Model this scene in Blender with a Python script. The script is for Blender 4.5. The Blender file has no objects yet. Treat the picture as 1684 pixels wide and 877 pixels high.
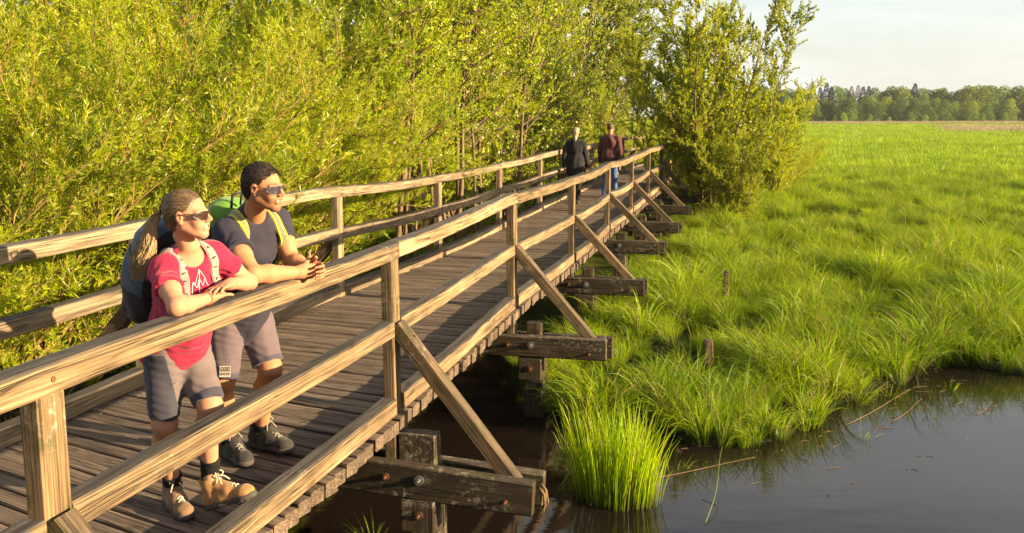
import bpy, math, random
import numpy as np
from mathutils import Vector, Matrix, noise as mnoise

SC = bpy.context.scene
COL = SC.collection
R = math.radians
# ------------------------------------------------------------------ camera
F_PX, W_PX, H_PX = 1575.0, 1684.0, 877.0
PITCH = R(8.95)
CAM_Z = 1.97                      # above the deck (deck top is z = 0, water z = -1.08)
cam_d = bpy.data.cameras.new('camera')
cam = bpy.data.objects.new('camera', cam_d); COL.objects.link(cam)
cam.location = (0, 0, CAM_Z)
cam.rotation_euler = (math.pi/2 - PITCH, 0, 0)
cam_d.sensor_width = 36.0
cam_d.lens = 36.0*F_PX/W_PX
cam_d.clip_start = 0.05; cam_d.clip_end = 6000
SC.camera = cam
# ------------------------------------------------------------------ world + sun
SUN_EL, SUN_AZ = R(14.0), R(-18.0)       # azimuth measured from +X towards +Y
sd = Vector((math.cos(SUN_EL)*math.cos(SUN_AZ), math.cos(SUN_EL)*math.sin(SUN_AZ), math.sin(SUN_EL)))
world = bpy.data.worlds.new('World'); SC.world = world; world.use_nodes = True
wn, wl = world.node_tree.nodes, world.node_tree.links
wn.clear()
w_out = wn.new('ShaderNodeOutputWorld'); w_bg = wn.new('ShaderNodeBackground')
sky = wn.new('ShaderNodeTexSky'); sky.sky_type = 'NISHITA'; sky.sun_disc = False
sky.sun_elevation = SUN_EL; sky.sun_rotation = math.pi/2 - SUN_AZ
sky.air_density = 1.0; sky.dust_density = 2.0; sky.ozone_density = 1.0
w_tc = wn.new('ShaderNodeTexCoord'); w_map = wn.new('ShaderNodeMapping')
w_map.inputs['Scale'].default_value = (1.2, 1.2, 9.0); w_map.inputs['Rotation'].default_value = (0.12, 0.05, 0.3)
w_noise = wn.new('ShaderNodeTexNoise'); w_noise.inputs['Scale'].default_value = 1.6
w_noise.inputs['Detail'].default_value = 7; w_noise.inputs['Roughness'].default_value = 0.55
w_noise.inputs['Distortion'].default_value = 0.4
w_ramp = wn.new('ShaderNodeValToRGB')
w_ramp.color_ramp.elements[0].position = 0.38; w_ramp.color_ramp.elements[0].color = (0.30, 0.30, 0.30, 1)
w_ramp.color_ramp.elements[1].position = 0.62; w_ramp.color_ramp.elements[1].color = (0.90, 0.90, 0.90, 1)
w_mix = wn.new('ShaderNodeMix'); w_mix.data_type = 'RGBA'
w_mix.inputs['B'].default_value = (4.0, 4.05, 3.95, 1)      # thin bright cirrus veil
wl.new(w_tc.outputs['Generated'], w_map.inputs['Vector']); wl.new(w_map.outputs[0], w_noise.inputs['Vector'])
wl.new(w_noise.outputs['Fac'], w_ramp.inputs['Fac']); wl.new(w_ramp.outputs['Color'], w_mix.inputs['Factor'])
wl.new(sky.outputs[0], w_mix.inputs['A'])
wl.new(w_mix.outputs['Result'], w_bg.inputs['Color']); wl.new(w_bg.outputs[0], w_out.inputs['Surface'])
w_bg.inputs['Strength'].default_value = 0.062
sun_d = bpy.data.lights.new('sun', 'SUN'); sun_d.energy = 4.6; sun_d.angle = R(0.6); sun_d.color = (1.0, 0.76, 0.44)
sun = bpy.data.objects.new('sun', sun_d); COL.objects.link(sun)
sun.location = (40, -5, 30); sun.rotation_euler = sd.to_track_quat('Z', 'Y').to_euler()
SC.view_settings.view_transform = 'Standard'; SC.view_settings.look = 'None'
SC.view_settings.exposure = 2.08; SC.view_settings.gamma = 1.0
SC.cycles.use_denoising = True
SC.cycles.max_bounces = 12; SC.cycles.diffuse_bounces = 6; SC.cycles.glossy_bounces = 3
SC.cycles.transmission_bounces = 6; SC.cycles.transparent_max_bounces = 8
SC.cycles.caustics_reflective = False; SC.cycles.caustics_refractive = False
SC.cycles.sample_clamp_indirect = 6

# ------------------------------------------------------------------ helpers
def ray(px, py):
    x = (px - W_PX/2)/F_PX; v = (H_PX/2 - py)/F_PX
    c, s = math.cos(PITCH), math.sin(PITCH)
    return np.array([x, c + v*s, -s + v*c])
def on_z(px, py, z):                      # where a pixel's ray meets the level z
    d = ray(px, py); return np.array([0, 0, CAM_Z]) + d*((z - CAM_Z)/d[2])
def at_y(px, py, y):                      # a pixel's ray at distance y along the view
    d = ray(px, py); return np.array([0, 0, CAM_Z]) + d*(y/d[1])

WLOC = {}
def tag(o, label=None, cat=None, group=None, kind=None):
    if label: o['label'] = label
    if cat: o['category'] = cat
    if group: o['group'] = group
    if kind: o['kind'] = kind
    return o
def link(o, parent=None, wloc=(0, 0, 0)):
    COL.objects.link(o); WLOC[o] = np.array(wloc, float)
    if parent is not None:
        o.parent = parent; o.location = tuple(WLOC[o] - WLOC[parent])
    else: o.location = tuple(WLOC[o])
    return o
def empty(name, loc, parent=None):
    o = bpy.data.objects.new(name, None); o.empty_display_size = 0.2
    return link(o, parent, loc)
def mesh_data(name, V, F, mats=(), attrs=None, smooth=False, midx=None):
    """V (n,3); F list of faces or an (m,k) array; attrs {name: (n,) or (n,3)} on points"""
    V = np.asarray(V, np.float32); me = bpy.data.meshes.new(name)
    if isinstance(F, np.ndarray):
        m, k = F.shape
        me.vertices.add(len(V)); me.vertices.foreach_set('co', V.ravel())
        me.loops.add(m*k); me.loops.foreach_set('vertex_index', F.astype(np.int32).ravel())
        me.polygons.add(m); me.polygons.foreach_set('loop_start', np.arange(0, m*k, k, dtype=np.int32))
        me.polygons.foreach_set('loop_total', np.full(m, k, np.int32))
        me.update(calc_edges=True)
    else:
        me.from_pydata(V.tolist(), [], F); me.update()
    for a, d in (attrs or {}).items():
        d = np.asarray(d, np.float32)
        if d.ndim == 1: at = me.attributes.new(a, 'FLOAT', 'POINT'); at.data.foreach_set('value', d)
        else: at = me.attributes.new(a, 'FLOAT_VECTOR', 'POINT'); at.data.foreach_set('vector', d.ravel())
    for mt in mats: me.materials.append(mt)
    if midx is not None: me.polygons.foreach_set('material_index', np.asarray(midx, np.int32))
    if smooth: me.polygons.foreach_set('use_smooth', np.ones(len(me.polygons), bool))
    return me
def mk(name, V, F, mat, parent=None, attrs=None, smooth=False, origin=None, midx=None):
    V = np.asarray(V, float)
    c = np.array(origin, float) if origin is not None else (V.min(0) + V.max(0))/2
    mats = mat if isinstance(mat, (list, tuple)) else [mat]
    o = bpy.data.objects.new(name, mesh_data(name, V - c, F, mats, attrs, smooth, midx))
    return link(o, parent, c)
def place(name, me, wloc, parent=None, rot=(0, 0, 0), scale=(1, 1, 1)):
    o = bpy.data.objects.new(name, me); link(o, parent, wloc)
    o.rotation_euler = rot; o.scale = scale; return o
class Acc:                                  # collects several shapes into one mesh
    def __init__(s): s.V = []; s.F = []; s.n = 0; s.A = {}
    def add(s, V, F, **at):
        V = np.asarray(V, float); s.V.append(V)
        s.F.extend([[i + s.n for i in f] for f in F]); s.n += len(V)
        for k, v in at.items(): s.A.setdefault(k, []).append(np.asarray(v, float))
    def done(s): return np.concatenate(s.V), s.F, {k: np.concatenate(v) for k, v in s.A.items()}
def frame_of(d, up=(0, 0, 1)):
    d = np.asarray(d, float); d = d/np.linalg.norm(d); up = np.asarray(up, float)
    s = np.cross(d, up)
    if np.linalg.norm(s) < 1e-4: s = np.cross(d, (1, 0, 0))
    s /= np.linalg.norm(s); u = np.cross(s, d); return d, s, u
def tube(P, rad, sides=6, cap=True):
    P = np.asarray(P, float); n = len(P); rad = np.broadcast_to(np.asarray(rad, float), (n,))
    T = np.gradient(P, axis=0); V = []; F = []
    ref = np.array([0, 0, 1.0]) if abs(T[0][2])/max(np.linalg.norm(T[0]), 1e-9) < 0.9 else np.array([1.0, 0, 0])
    for i in range(n):
        d = T[i]/max(np.linalg.norm(T[i]), 1e-9); s = np.cross(d, ref); s /= max(np.linalg.norm(s), 1e-9); u = np.cross(s, d); ref = u
        for k in range(sides):
            a = 2*math.pi*k/sides; V.append(P[i] + rad[i]*(math.cos(a)*s + math.sin(a)*u))
    for i in range(n - 1):
        for k in range(sides):
            a, b = i*sides + k, i*sides + (k + 1) % sides
            F.append([a, b, b + sides, a + sides])
    if cap: F.append(list(range(sides))[::-1]); F.append([(n - 1)*sides + k for k in range(sides)])
    return np.array(V), F
def lathe(prof, sides=16, axis_pt=(0, 0, 0)):   # prof [(r, z)]
    V = []; F = []
    for r, z in prof:
        for k in range(sides):
            a = 2*math.pi*k/sides; V.append((axis_pt[0] + r*math.cos(a), axis_pt[1] + r*math.sin(a), axis_pt[2] + z))
    for i in range(len(prof) - 1):
        for k in range(sides):
            a, b = i*sides + k, i*sides + (k + 1) % sides; F.append([a, b, b + sides, a + sides])
    F.append(list(range(sides))[::-1]); F.append([(len(prof) - 1)*sides + k for k in range(sides)])
    return np.array(V), F
BR = random.Random(7)
def beam(P, side, w, h, seg=0.14, bev=0.008, jit=0.0018, rnd=BR, warp=0.0):
    """squared timber along the polyline P (centre of section); side = unit vector across"""
    P = [np.asarray(p, float) for p in P]; side = np.asarray(side, float)
    L = [0]; 
    for a, b in zip(P, P[1:]): L.append(L[-1] + np.linalg.norm(b - a))
    n = max(2, int(L[-1]/seg) + 1); ss = np.linspace(0, L[-1], n)
    Q = np.stack([np.interp(ss, L, [p[k] for p in P]) for k in range(3)], 1)
    T = np.gradient(Q, axis=0)
    hw, hh = w/2, h/2
    prof = [(-hw + bev, -hh), (hw - bev, -hh), (hw, -hh + bev), (hw, hh - bev), (hw - bev, hh), (-hw + bev, hh), (-hw, hh - bev), (-hw, -hh + bev)]
    V = []; G = []; F = []; ph = rnd.uniform(0, 50)
    for i in range(n):
        t = T[i]/np.linalg.norm(T[i]); s = side - t*np.dot(side, t); s /= np.linalg.norm(s); u = np.cross(s, t)
        if u[2] < 0 and abs(u[2]) > 0.2: u = -u
        tw = warp*mnoise.noise((ss[i]*0.9 + ph, 3.1, 0))
        wob = 1 + 0.025*mnoise.noise((ss[i]*1.7 + ph, 9.7, 0))
        for j, (a, b) in enumerate(prof):
            a2 = a*wob + jit*mnoise.noise((ss[i]*4 + ph, j*5.3, 1)) + tw*b
            b2 = b*wob + jit*mnoise.noise((ss[i]*4 + ph, j*5.3, 7)) - tw*a
            V.append(Q[i] + s*a2 + u*b2); G.append((ss[i], a, b))
    for i in range(n - 1):
        for j in range(8):
            a, b = i*8 + j, i*8 + (j + 1) % 8; F.append([a, a + 8, b + 8, b])
    F.append(list(range(8))); F.append([(n - 1)*8 + j for j in range(8)][::-1])
    return np.array(V), F, {'gc': np.array(G)}

# ------------------------------------------------------------------ materials
MATS = {}
def new_mat(name):
    m = bpy.data.materials.new(name); m.use_nodes = True; nt = m.node_tree; nt.nodes.clear()
    out = nt.nodes.new('ShaderNodeOutputMaterial'); MATS[name] = m
    class N:
        def __init__(s): s.nt = nt; s.out = out
        def n(s, t, **kw):
            nd = nt.nodes.new(t)
            for k, v in kw.items():
                if k.startswith('_'): setattr(nd, k[1:], v)
                else:
                    key = int(k[1:]) if k[0] == 'i' and k[1:].isdigit() else k.replace('__', ' ')
                    if hasattr(v, 'is_output'): nt.links.new(v, nd.inputs[key])
                    else: nd.inputs[key].default_value = v
            return nd
        def math(s, op, a, b=None, c=None, clamp=False):
            nd = nt.nodes.new('ShaderNodeMath'); nd.operation = op; nd.use_clamp = clamp
            for i, v in enumerate((a, b, c)):
                if v is None: continue
                if hasattr(v, 'is_output'): nt.links.new(v, nd.inputs[i])
                else: nd.inputs[i].default_value = v
            return nd.outputs[0]
        def mix(s, fac, a, b, blend='MIX'):
            nd = nt.nodes.new('ShaderNodeMix'); nd.data_type = 'RGBA'; nd.blend_type = blend
            for k, v in (('Factor', fac), ('A', a), ('B', b)):
                if hasattr(v, 'is_output'): nt.links.new(v, nd.inputs[k])
                elif k == 'Factor': nd.inputs[k].default_value = v
                else: nd.inputs[k].default_value = (*v, 1) if len(v) == 3 else v
            return nd.outputs['Result']
        def ramp(s, fac, stops):
            nd = nt.nodes.new('ShaderNodeValToRGB'); cr = nd.color_ramp
            while len(cr.elements) < len(stops): cr.elements.new(0.5)
            for e, (p, c) in zip(cr.elements, stops):
                e.position = p; e.color = (c, c, c, 1) if not hasattr(c, '__len__') else (*c, 1)
            nt.links.new(fac, nd.inputs[0]); return nd.outputs[0]
        def noise(s, vec, scale, detail=4, rough=0.55, dist=0.0):
            nd = s.n('ShaderNodeTexNoise', Scale=scale, Detail=detail, Roughness=rough, Distortion=dist)
            if vec is not None: nt.links.new(vec, nd.inputs['Vector'])
            return nd.outputs['Fac']
        def scaled(s, vec, sc, off=None):
            nd = s.n('ShaderNodeMapping'); nt.links.new(vec, nd.inputs['Vector']); nd.inputs['Scale'].default_value = sc
            if off is not None: nt.links.new(off, nd.inputs['Location'])
            return nd.outputs[0]
        def bump(s, h, strength=0.3, dist=0.01, normal=None):
            nd = s.n('ShaderNodeBump', Strength=strength, Distance=dist); nt.links.new(h, nd.inputs['Height'])
            if normal is not None: nt.links.new(normal, nd.inputs['Normal'])
            return nd.outputs[0]
        def done(s, sh): nt.links.new(sh, out.inputs['Surface']); return m
    return N()

def wood(name, light, dark, grey, grey_amt=0.7, lichen=0.0, moss=0.0, rough=0.8, bump=0.5, wet=0.0):
    N = new_mat(name)
    gc = N.n('ShaderNodeAttribute', _attribute_name='gc').outputs['Vector']
    oi = N.n('ShaderNodeObjectInfo').outputs['Random']
    off = N.n('ShaderNodeCombineXYZ', X=N.math('MULTIPLY', oi, 37.0), Y=N.math('MULTIPLY', oi, 11.0), Z=N.math('MULTIPLY', oi, 5.0)).outputs[0]
    v0 = N.scaled(gc, (1, 1, 1), off)
    wobn = N.n('ShaderNodeTexNoise', Scale=2.2, Detail=2.0); N.nt.links.new(v0, wobn.inputs['Vector'])
    wv = N.n('ShaderNodeVectorMath', _operation='SCALE'); N.nt.links.new(wobn.outputs['Color'], wv.inputs[0]); wv.inputs['Scale'].default_value = 0.007
    va = N.n('ShaderNodeVectorMath', _operation='ADD'); N.nt.links.new(v0, va.inputs[0]); N.nt.links.new(wv.outputs[0], va.inputs[1])
    v = va.outputs[0]
    grain = N.noise(N.scaled(v, (0.9, 60, 60)), 1.0, 5, 0.6)
    fine = N.noise(N.scaled(v, (4, 260, 260)), 1.0, 3, 0.6)
    patch = N.noise(N.scaled(v, (2.0, 9, 9)), 1.0, 4, 0.6)
    crackn = N.noise(N.scaled(v, (0.55, 34, 34)), 1.0, 3, 0.5, 0.1)
    crack = N.ramp(N.math('ABSOLUTE', N.math('SUBTRACT', crackn, 0.5)), [(0.0, 1.0), (0.030, 0.0)])
    crack = N.math('MAXIMUM', crack, N.ramp(N.math('ABSOLUTE', N.math('SUBTRACT', N.noise(N.scaled(v, (1.2, 110, 110)), 1.0, 3, 0.5), 0.47)), [(0.0, 0.8), (0.05, 0.0)]))
    crack = N.math('MULTIPLY', crack, N.ramp(N.noise(N.scaled(v, (1.6, 12, 12)), 1.0, 2), [(0.38, 0.0), (0.55, 1.0)]))
    # knots
    vor = N.n('ShaderNodeTexVoronoi', Scale=1.0); N.nt.links.new(N.scaled(v, (2.4, 9, 9)), vor.inputs['Vector'])
    knot = N.ramp(vor.outputs['Distance'], [(0.10, 1.0), (0.2, 0.0)])
    c = N.mix(N.ramp(grain, [(0.3, 0.0), (0.68, 1.0)]), dark, light)
    c = N.mix(N.ramp(patch, [(0.42, 0.0), (0.75, 0.55)]), c, tuple(x*0.6 for x in dark))
    c = N.mix(N.math('MULTIPLY', knot, 0.6), c, tuple(x*0.4 for x in dark))
    geo = N.n('ShaderNodeNewGeometry')
    nz = N.n('ShaderNodeSeparateXYZ'); N.nt.links.new(geo.outputs['Normal'], nz.inputs[0])
    up = N.ramp(N.math('ADD', nz.outputs['Z'], N.math('MULTIPLY', N.math('SUBTRACT', patch, 0.5), 0.8)), [(0.35, 0.0), (0.8, grey_amt)])
    greyc = N.mix(N.ramp(fine, [(0.3, 0.0), (0.7, 1.0)]), tuple(x*0.42 for x in grey), grey)
    c = N.mix(up, c, greyc)
    var = N.math('ADD', N.math('MULTIPLY', oi, 0.5), 0.75)
    c = N.mix(1.0, c, N.n('ShaderNodeCombineColor', Red=var, Green=var, Blue=var).outputs[0], 'MULTIPLY')
    h = N.math('ADD', N.math('MULTIPLY', grain, 0.7), N.math('MULTIPLY', fine, 0.35))
    if lichen > 0:
        ln = N.noise(v0, 26.0, 6, 0.7)
        lbig = N.noise(v0, 2.6, 2)
        lm = N.math('MULTIPLY', N.ramp(ln, [(0.52, 0.0), (0.60, 1.0)]), N.ramp(lbig, [(0.62 - 0.3*lichen, 0.0), (0.75 - 0.3*lichen, 1.0)]))
        c = N.mix(N.math('MULTIPLY', lm, 0.85), c, (0.27, 0.25, 0.175))
        h = N.math('ADD', h, N.math('MULTIPLY', lm, 0.8))
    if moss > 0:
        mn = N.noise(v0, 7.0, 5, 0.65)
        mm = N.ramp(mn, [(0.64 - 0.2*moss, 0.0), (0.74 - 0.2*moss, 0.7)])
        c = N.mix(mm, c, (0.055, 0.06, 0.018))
    streak = N.ramp(N.noise(N.scaled(v, (1.6, 95, 95)), 1.0, 5, 0.65), [(0.36, 0.38), (0.58, 1.0)])
    c = N.mix(1.0, c, streak, 'MULTIPLY')
    black = N.math('MULTIPLY', N.ramp(N.noise(N.scaled(v, (5, 16, 16)), 1.0, 5, 0.7), [(0.56, 0.0), (0.68, 0.75)]), N.ramp(nz.outputs['Z'], [(0.2, 0.25), (0.8, 1.0)]))
    c = N.mix(black, c, (0.022, 0.019, 0.017))
    c = N.mix(crack, c, (0.012, 0.009, 0.006))
    h = N.math('SUBTRACT', h, N.math('MULTIPLY', crack, 1.2))
    b = N.n('ShaderNodeBsdfPrincipled', Base__Color=c, Roughness=rough, Normal=N.bump(h, bump, 0.006))
    b.inputs['Specular IOR Level'].default_value = 0.25
    return N.done(b.outputs[0])
M_rail = wood('weathered_rail_wood', (0.40, 0.275, 0.15), (0.19, 0.12, 0.06), (0.14, 0.122, 0.105), 1.0, 0.05)
M_rail_far = wood('pale_rail_wood', (0.38, 0.28, 0.17), (0.21, 0.15, 0.088), (0.145, 0.125, 0.108), 1.0, 0.0)
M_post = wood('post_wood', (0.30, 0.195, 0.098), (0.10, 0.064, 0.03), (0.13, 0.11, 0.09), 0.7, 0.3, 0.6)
M_plank = wood('deck_plank_wood', (0.25, 0.175, 0.12), (0.10, 0.068, 0.047), (0.235, 0.18, 0.142), 0.6, 0.0, 0.0)
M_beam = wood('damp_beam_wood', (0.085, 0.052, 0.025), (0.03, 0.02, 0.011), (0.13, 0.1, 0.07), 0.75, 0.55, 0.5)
M_stake = wood('old_stake_wood', (0.17, 0.10, 0.06), (0.07, 0.042, 0.026), (0.14, 0.12, 0.1), 0.6, 0.2, 0.1)
def simple(name, col, rough=0.6, metal=0.0, spec=0.4, bumps=None, var=0.0, sheen=0.0):
    N = new_mat(name)
    c = None
    tc = N.n('ShaderNodeTexCoord').outputs['Object']
    if var:
        c = N.mix(N.noise(tc, 9, 4), tuple(x*(1 - var) for x in col), tuple(min(1, x*(1 + var)) for x in col))
    b = N.n('ShaderNodeBsdfPrincipled', Roughness=rough, Metallic=metal)
    b.inputs['Specular IOR Level'].default_value = spec
    if c is not None: N.nt.links.new(c, b.inputs['Base Color'])
    else: b.inputs['Base Color'].default_value = (*col, 1)
    if sheen: b.inputs['Sheen Weight'].default_value = sheen
    if bumps: N.nt.links.new(N.bump(N.noise(tc, bumps[0], 4), bumps[1], bumps[2]), b.inputs['Normal'])
    return N.done(b.outputs[0])
M_rust = simple('rusty_iron', (0.16, 0.075, 0.04), 0.6, 0.5, 0.4, (120, 0.5, 0.003), 0.4)
M_steel = simple('grey_galvanised_steel', (0.30, 0.29, 0.28), 0.45, 0.8, 0.4, (90, 0.2, 0.002), 0.25)
# ------------------------------------------------------------------ ground, water
WATER_Z = -1.08
def smooth(a, b, x): 
    t = np.clip((x - a)/(b - a), 0, 1); return t*t*(3 - 2*t)
shore_px = [(800, 575), (862, 668), (905, 700), (960, 712), (1020, 690), (1085, 712), (1150, 742), (1290, 735), (1330, 715), (1400, 668), (1490, 636), (1525, 603), (1600, 606), (1684, 622)]
shore = [(-5.2, 9.5), (-2.9, 12.2)] + [tuple(on_z(x, y, WATER_Z)[:2]) for x, y in shore_px] + [(9.5, 10.2), (14, 9.2), (26, 10), (40, 6), (40, -25), (-14, -25), (-8, -10), (-5.0, 0.0), (-4.2, 5)]
shore = np.array(shore)
def vnoise(x, y, seed=0):                   # cheap smooth noise, vectorised
    return (np.sin(x*1.3 + seed) * np.cos(y*1.1 - seed*1.7) + np.sin(x*0.61 - y*0.83 + seed*2.3) + np.sin(x*2.3 + y*1.9 + seed*.7)*0.5 + np.cos(x*3.7 - y*3.1 + seed)*0.35)/2.85
def shore_sd(x, y):                         # signed distance to the pond, negative inside the water
    P = np.stack([np.ravel(x), np.ravel(y)], 1); n = len(shore)
    d = np.full(len(P), 1e9); ins = np.zeros(len(P), bool)
    for i in range(n):
        a, b = shore[i], shore[(i + 1) % n]; e = b - a; w = P - a
        t = np.clip((w @ e)/(e @ e), 0, 1); q = w - t[:, None]*e
        d = np.minimum(d, (q*q).sum(1))
        c1 = (a[1] <= P[:, 1]); c2 = (b[1] > P[:, 1]); cr = e[0]*w[:, 1] - e[1]*w[:, 0]
        ins ^= (c1 & c2 & (cr > 0)) | (~c1 & ~c2 & (cr < 0))
    d = np.sqrt(d); return np.where(ins, -d, d).reshape(np.shape(x))
def hummock(x, y): return np.clip(.5 + .75*vnoise(x*1.9 + .7*np.sin(y), y*1.7, 8) + .2*vnoise(x*.6, y*.5, 5), 0, 1)
def ground_h(x, y):
    sdv = shore_sd(x, y) + 0.12*vnoise(x*3, y*3, 4)
    h = -1.62 + 0.60*smooth(-0.8, 0.25, sdv) + 0.10*smooth(0.2, 2.5, sdv)
    near = np.exp(-np.hypot(x, y)/45)
    return h + (0.10*vnoise(x*.8, y*.8, 1) + 0.13*(hummock(x, y) - .45))*smooth(-.3, .8, sdv)*(0.35 + 0.65*near)
gx = np.unique(np.concatenate([np.linspace(-14, 22, 150), np.sign(np.linspace(-1, 1, 80))*np.abs(np.linspace(-1, 1, 80))**3*2500]))
gy = np.unique(np.concatenate([np.linspace(-8, 34, 170), -8 - np.linspace(0, 1, 14)**3*400, 34 + np.linspace(0, 1, 60)**3*3000]))
GX, GY = np.meshgrid(gx, gy); GZ = ground_h(GX, GY)
nx, ny = len(gx), len(gy)
idx = np.arange(nx*ny).reshape(ny, nx)
GF = np.stack([idx[:-1, :-1], idx[:-1, 1:], idx[1:, 1:], idx[1:, :-1]], -1).reshape(-1, 4)
N = new_mat('marsh_meadow_ground')
tc = N.n('ShaderNodeNewGeometry').outputs['Position']
a = N.noise(tc, 0.05, 4); b_ = N.noise(tc, 0.7, 5, 0.65); c_ = N.noise(tc, 9.0, 4, 0.7)
col = N.mix(N.ramp(a, [(0.35, 0.0), (0.65, 1.0)]), (0.09, 0.13, 0.012), (0.14, 0.17, 0.018))
col = N.mix(N.ramp(b_, [(0.45, 0.0), (0.7, 0.6)]), col, (0.055, 0.08, 0.015))
sep = N.n('ShaderNodeSeparateXYZ'); N.nt.links.new(tc, sep.inputs[0])
col = N.mix(N.ramp(N.math('MULTIPLY_ADD', sep.outputs['Z'], 1.0, 2.0), [(0.9, 1.0), (1.03, 0.0)]), col, (0.028, 0.02, 0.012))
yy = N.math('MULTIPLY', sep.outputs['Y'], 0.001)
col = N.mix(N.ramp(N.math('ADD', yy, N.math('MULTIPLY', b_, 0.004)), [(0.012, 1.0), (0.034, 0.0)]), col, (0.022, 0.024, 0.010))
bs = N.n('ShaderNodeBsdfPrincipled', Base__Color=col, Roughness=0.95, Normal=N.bump(N.math('ADD', c_, b_), 0.8, 0.15))
bs.inputs['Specular IOR Level'].default_value = 0.05
M_ground = N.done(bs.outputs[0])
tag(mk('ground', np.stack([GX, GY, GZ], -1).reshape(-1, 3), GF, M_ground, smooth=True, origin=(0, 0, 0)), 'marshy meadow ground reaching to the far wood', kind='structure')
# pond water
N = new_mat('dark_bog_water')
tc = N.n('ShaderNodeNewGeometry').outputs['Position']
v = N.scaled(tc, (1.0, 3.2, 1.0))
h1 = N.noise(v, 1.1, 3, 0.5); h2 = N.noise(v, 7.0, 3, 0.6)
hh = N.math('ADD', h1, N.math('MULTIPLY', h2, 0.10))
bs = N.n('ShaderNodeBsdfPrincipled', Roughness=0.045, Normal=N.bump(hh, 0.045, 0.06))
bs.inputs['Base Color'].default_value = (0.010, 0.007, 0.0055, 1); bs.inputs['IOR'].default_value = 1.36
bs.inputs['Specular IOR Level'].default_value = 0.6
M_water = N.done(bs.outputs[0])
tag(mk('pond_water', [(-40, -40, WATER_Z), (60, -40, WATER_Z), (60, 14.5, WATER_Z), (-40, 14.5, WATER_Z)], [[0, 1, 2, 3]], M_water, origin=(0, 0, WATER_Z)), 'still dark bog water reflecting the pale sky', kind='structure')

# ------------------------------------------------------------------ the footbridge
T2 = np.array([0.238, 0.9713, 0.0]); T2 /= np.linalg.norm(T2)
N2 = np.array([T2[1], -T2[0], 0.0])
UP = np.array([0, 0, 1.0])
P0 = np.array([-0.81, 6.30, 0.0]); BW = 1.90; SPC = 3.40
ST = [-6.8, -3.28, 0, 3.4, 6.8, 10.2, 13.6, 17.0, 20.4, 23.8, 27.2, 30.6, 34.0]
ZR = [-.02, -.012, -.03, .035, .0, .035, .01, .045, .03, .04, .03, .0, -.06]
ZL = [.07, .07, .06, .07, .0, .0, .02, .03, .035, .04, .05, .03, -.04]
def interp_z(s, zs):
    s = np.asarray(s, float); i = np.clip(((s - ST[0])/SPC).astype(int), 0, len(ST) - 2)
    f = np.clip((s - ST[0])/SPC - i, -1, 2)
    g = lambda k: np.array(zs)[np.clip(k, 0, len(zs) - 1)]
    p0, p1, p2, p3 = g(i - 1), g(i), g(i + 1), g(i + 2)
    return 0.5*(2*p1 + (p2 - p0)*f + (2*p0 - 5*p1 + 4*p2 - p3)*f**2 + (3*p1 - p0 - 3*p2 + p3)*f**3)
def sag(s, side):
    k = ((s - ST[0])/SPC); i = np.floor(k).astype(int); f = k - i
    amt = np.array([(-.012, .0, -.012, -.012, -.03, -.035, -.02, -.02, -.02, 0, 0, 0, 0), (0, -.01, .012, -.02, -.01, -.02, .01, -.02, 0, 0, 0, 0, 0)][side])[np.clip(i, 0, 12)]
    return amt*4*f*(1 - f)
def bp(s, off, z, side=0):                 # bridge coordinates -> world; off across from the right rail line (outwards +)
    base = P0 + T2*s + N2*off; return base + UP*z
ZB = [0, 0, 0, 0, .07, .12, .10, .10, .10, .08, .05, 0, 0]     # how far the cross beams sit above their usual level
bridge = empty('wooden_footbridge', (P0[0], P0[1], WATER_Z))
tag(bridge, 'long weathered timber footbridge with railings crossing the marsh', 'footbridge')
RAIL_TOP, RAIL_H, RAIL_W = 1.165, 0.105, 0.105
MID_TOP, MID_H = 0.645, 0.108
KERB_H, KERB_W = 0.12, 0.105
def bpart(name, data, mat, parent=None, smooth=False):
    V, F, A = data; return mk(name, V, F, mat, parent or bridge, A, smooth)
def hexbolt(p, axis, r=0.014, plate=0.030, mat=M_rust, washer=M_rust):
    d, s, u = frame_of(axis); A = Acc()
    for rr, z0, z1, sd_ in ((plate, -0.004, 0.006, 14), (r, 0.006, 0.020, 6), (r*0.55, 0.020, 0.040, 8))[:3 if plate > .012 else 1]:
        V = []; 
        for z in (z0, z1):
            for k in range(sd_):
                a = 2*math.pi*k/sd_; V.append(p + d*z + rr*(math.cos(a)*s + math.sin(a)*u))
        F = [[k, (k + 1) % sd_, sd_ + (k + 1) % sd_, sd_ + k] for k in range(sd_)] + [list(range(sd_))[::-1], list(range(sd_, 2*sd_))]
        A.add(V, F)
    V, F, _ = A.done(); return V, F
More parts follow.
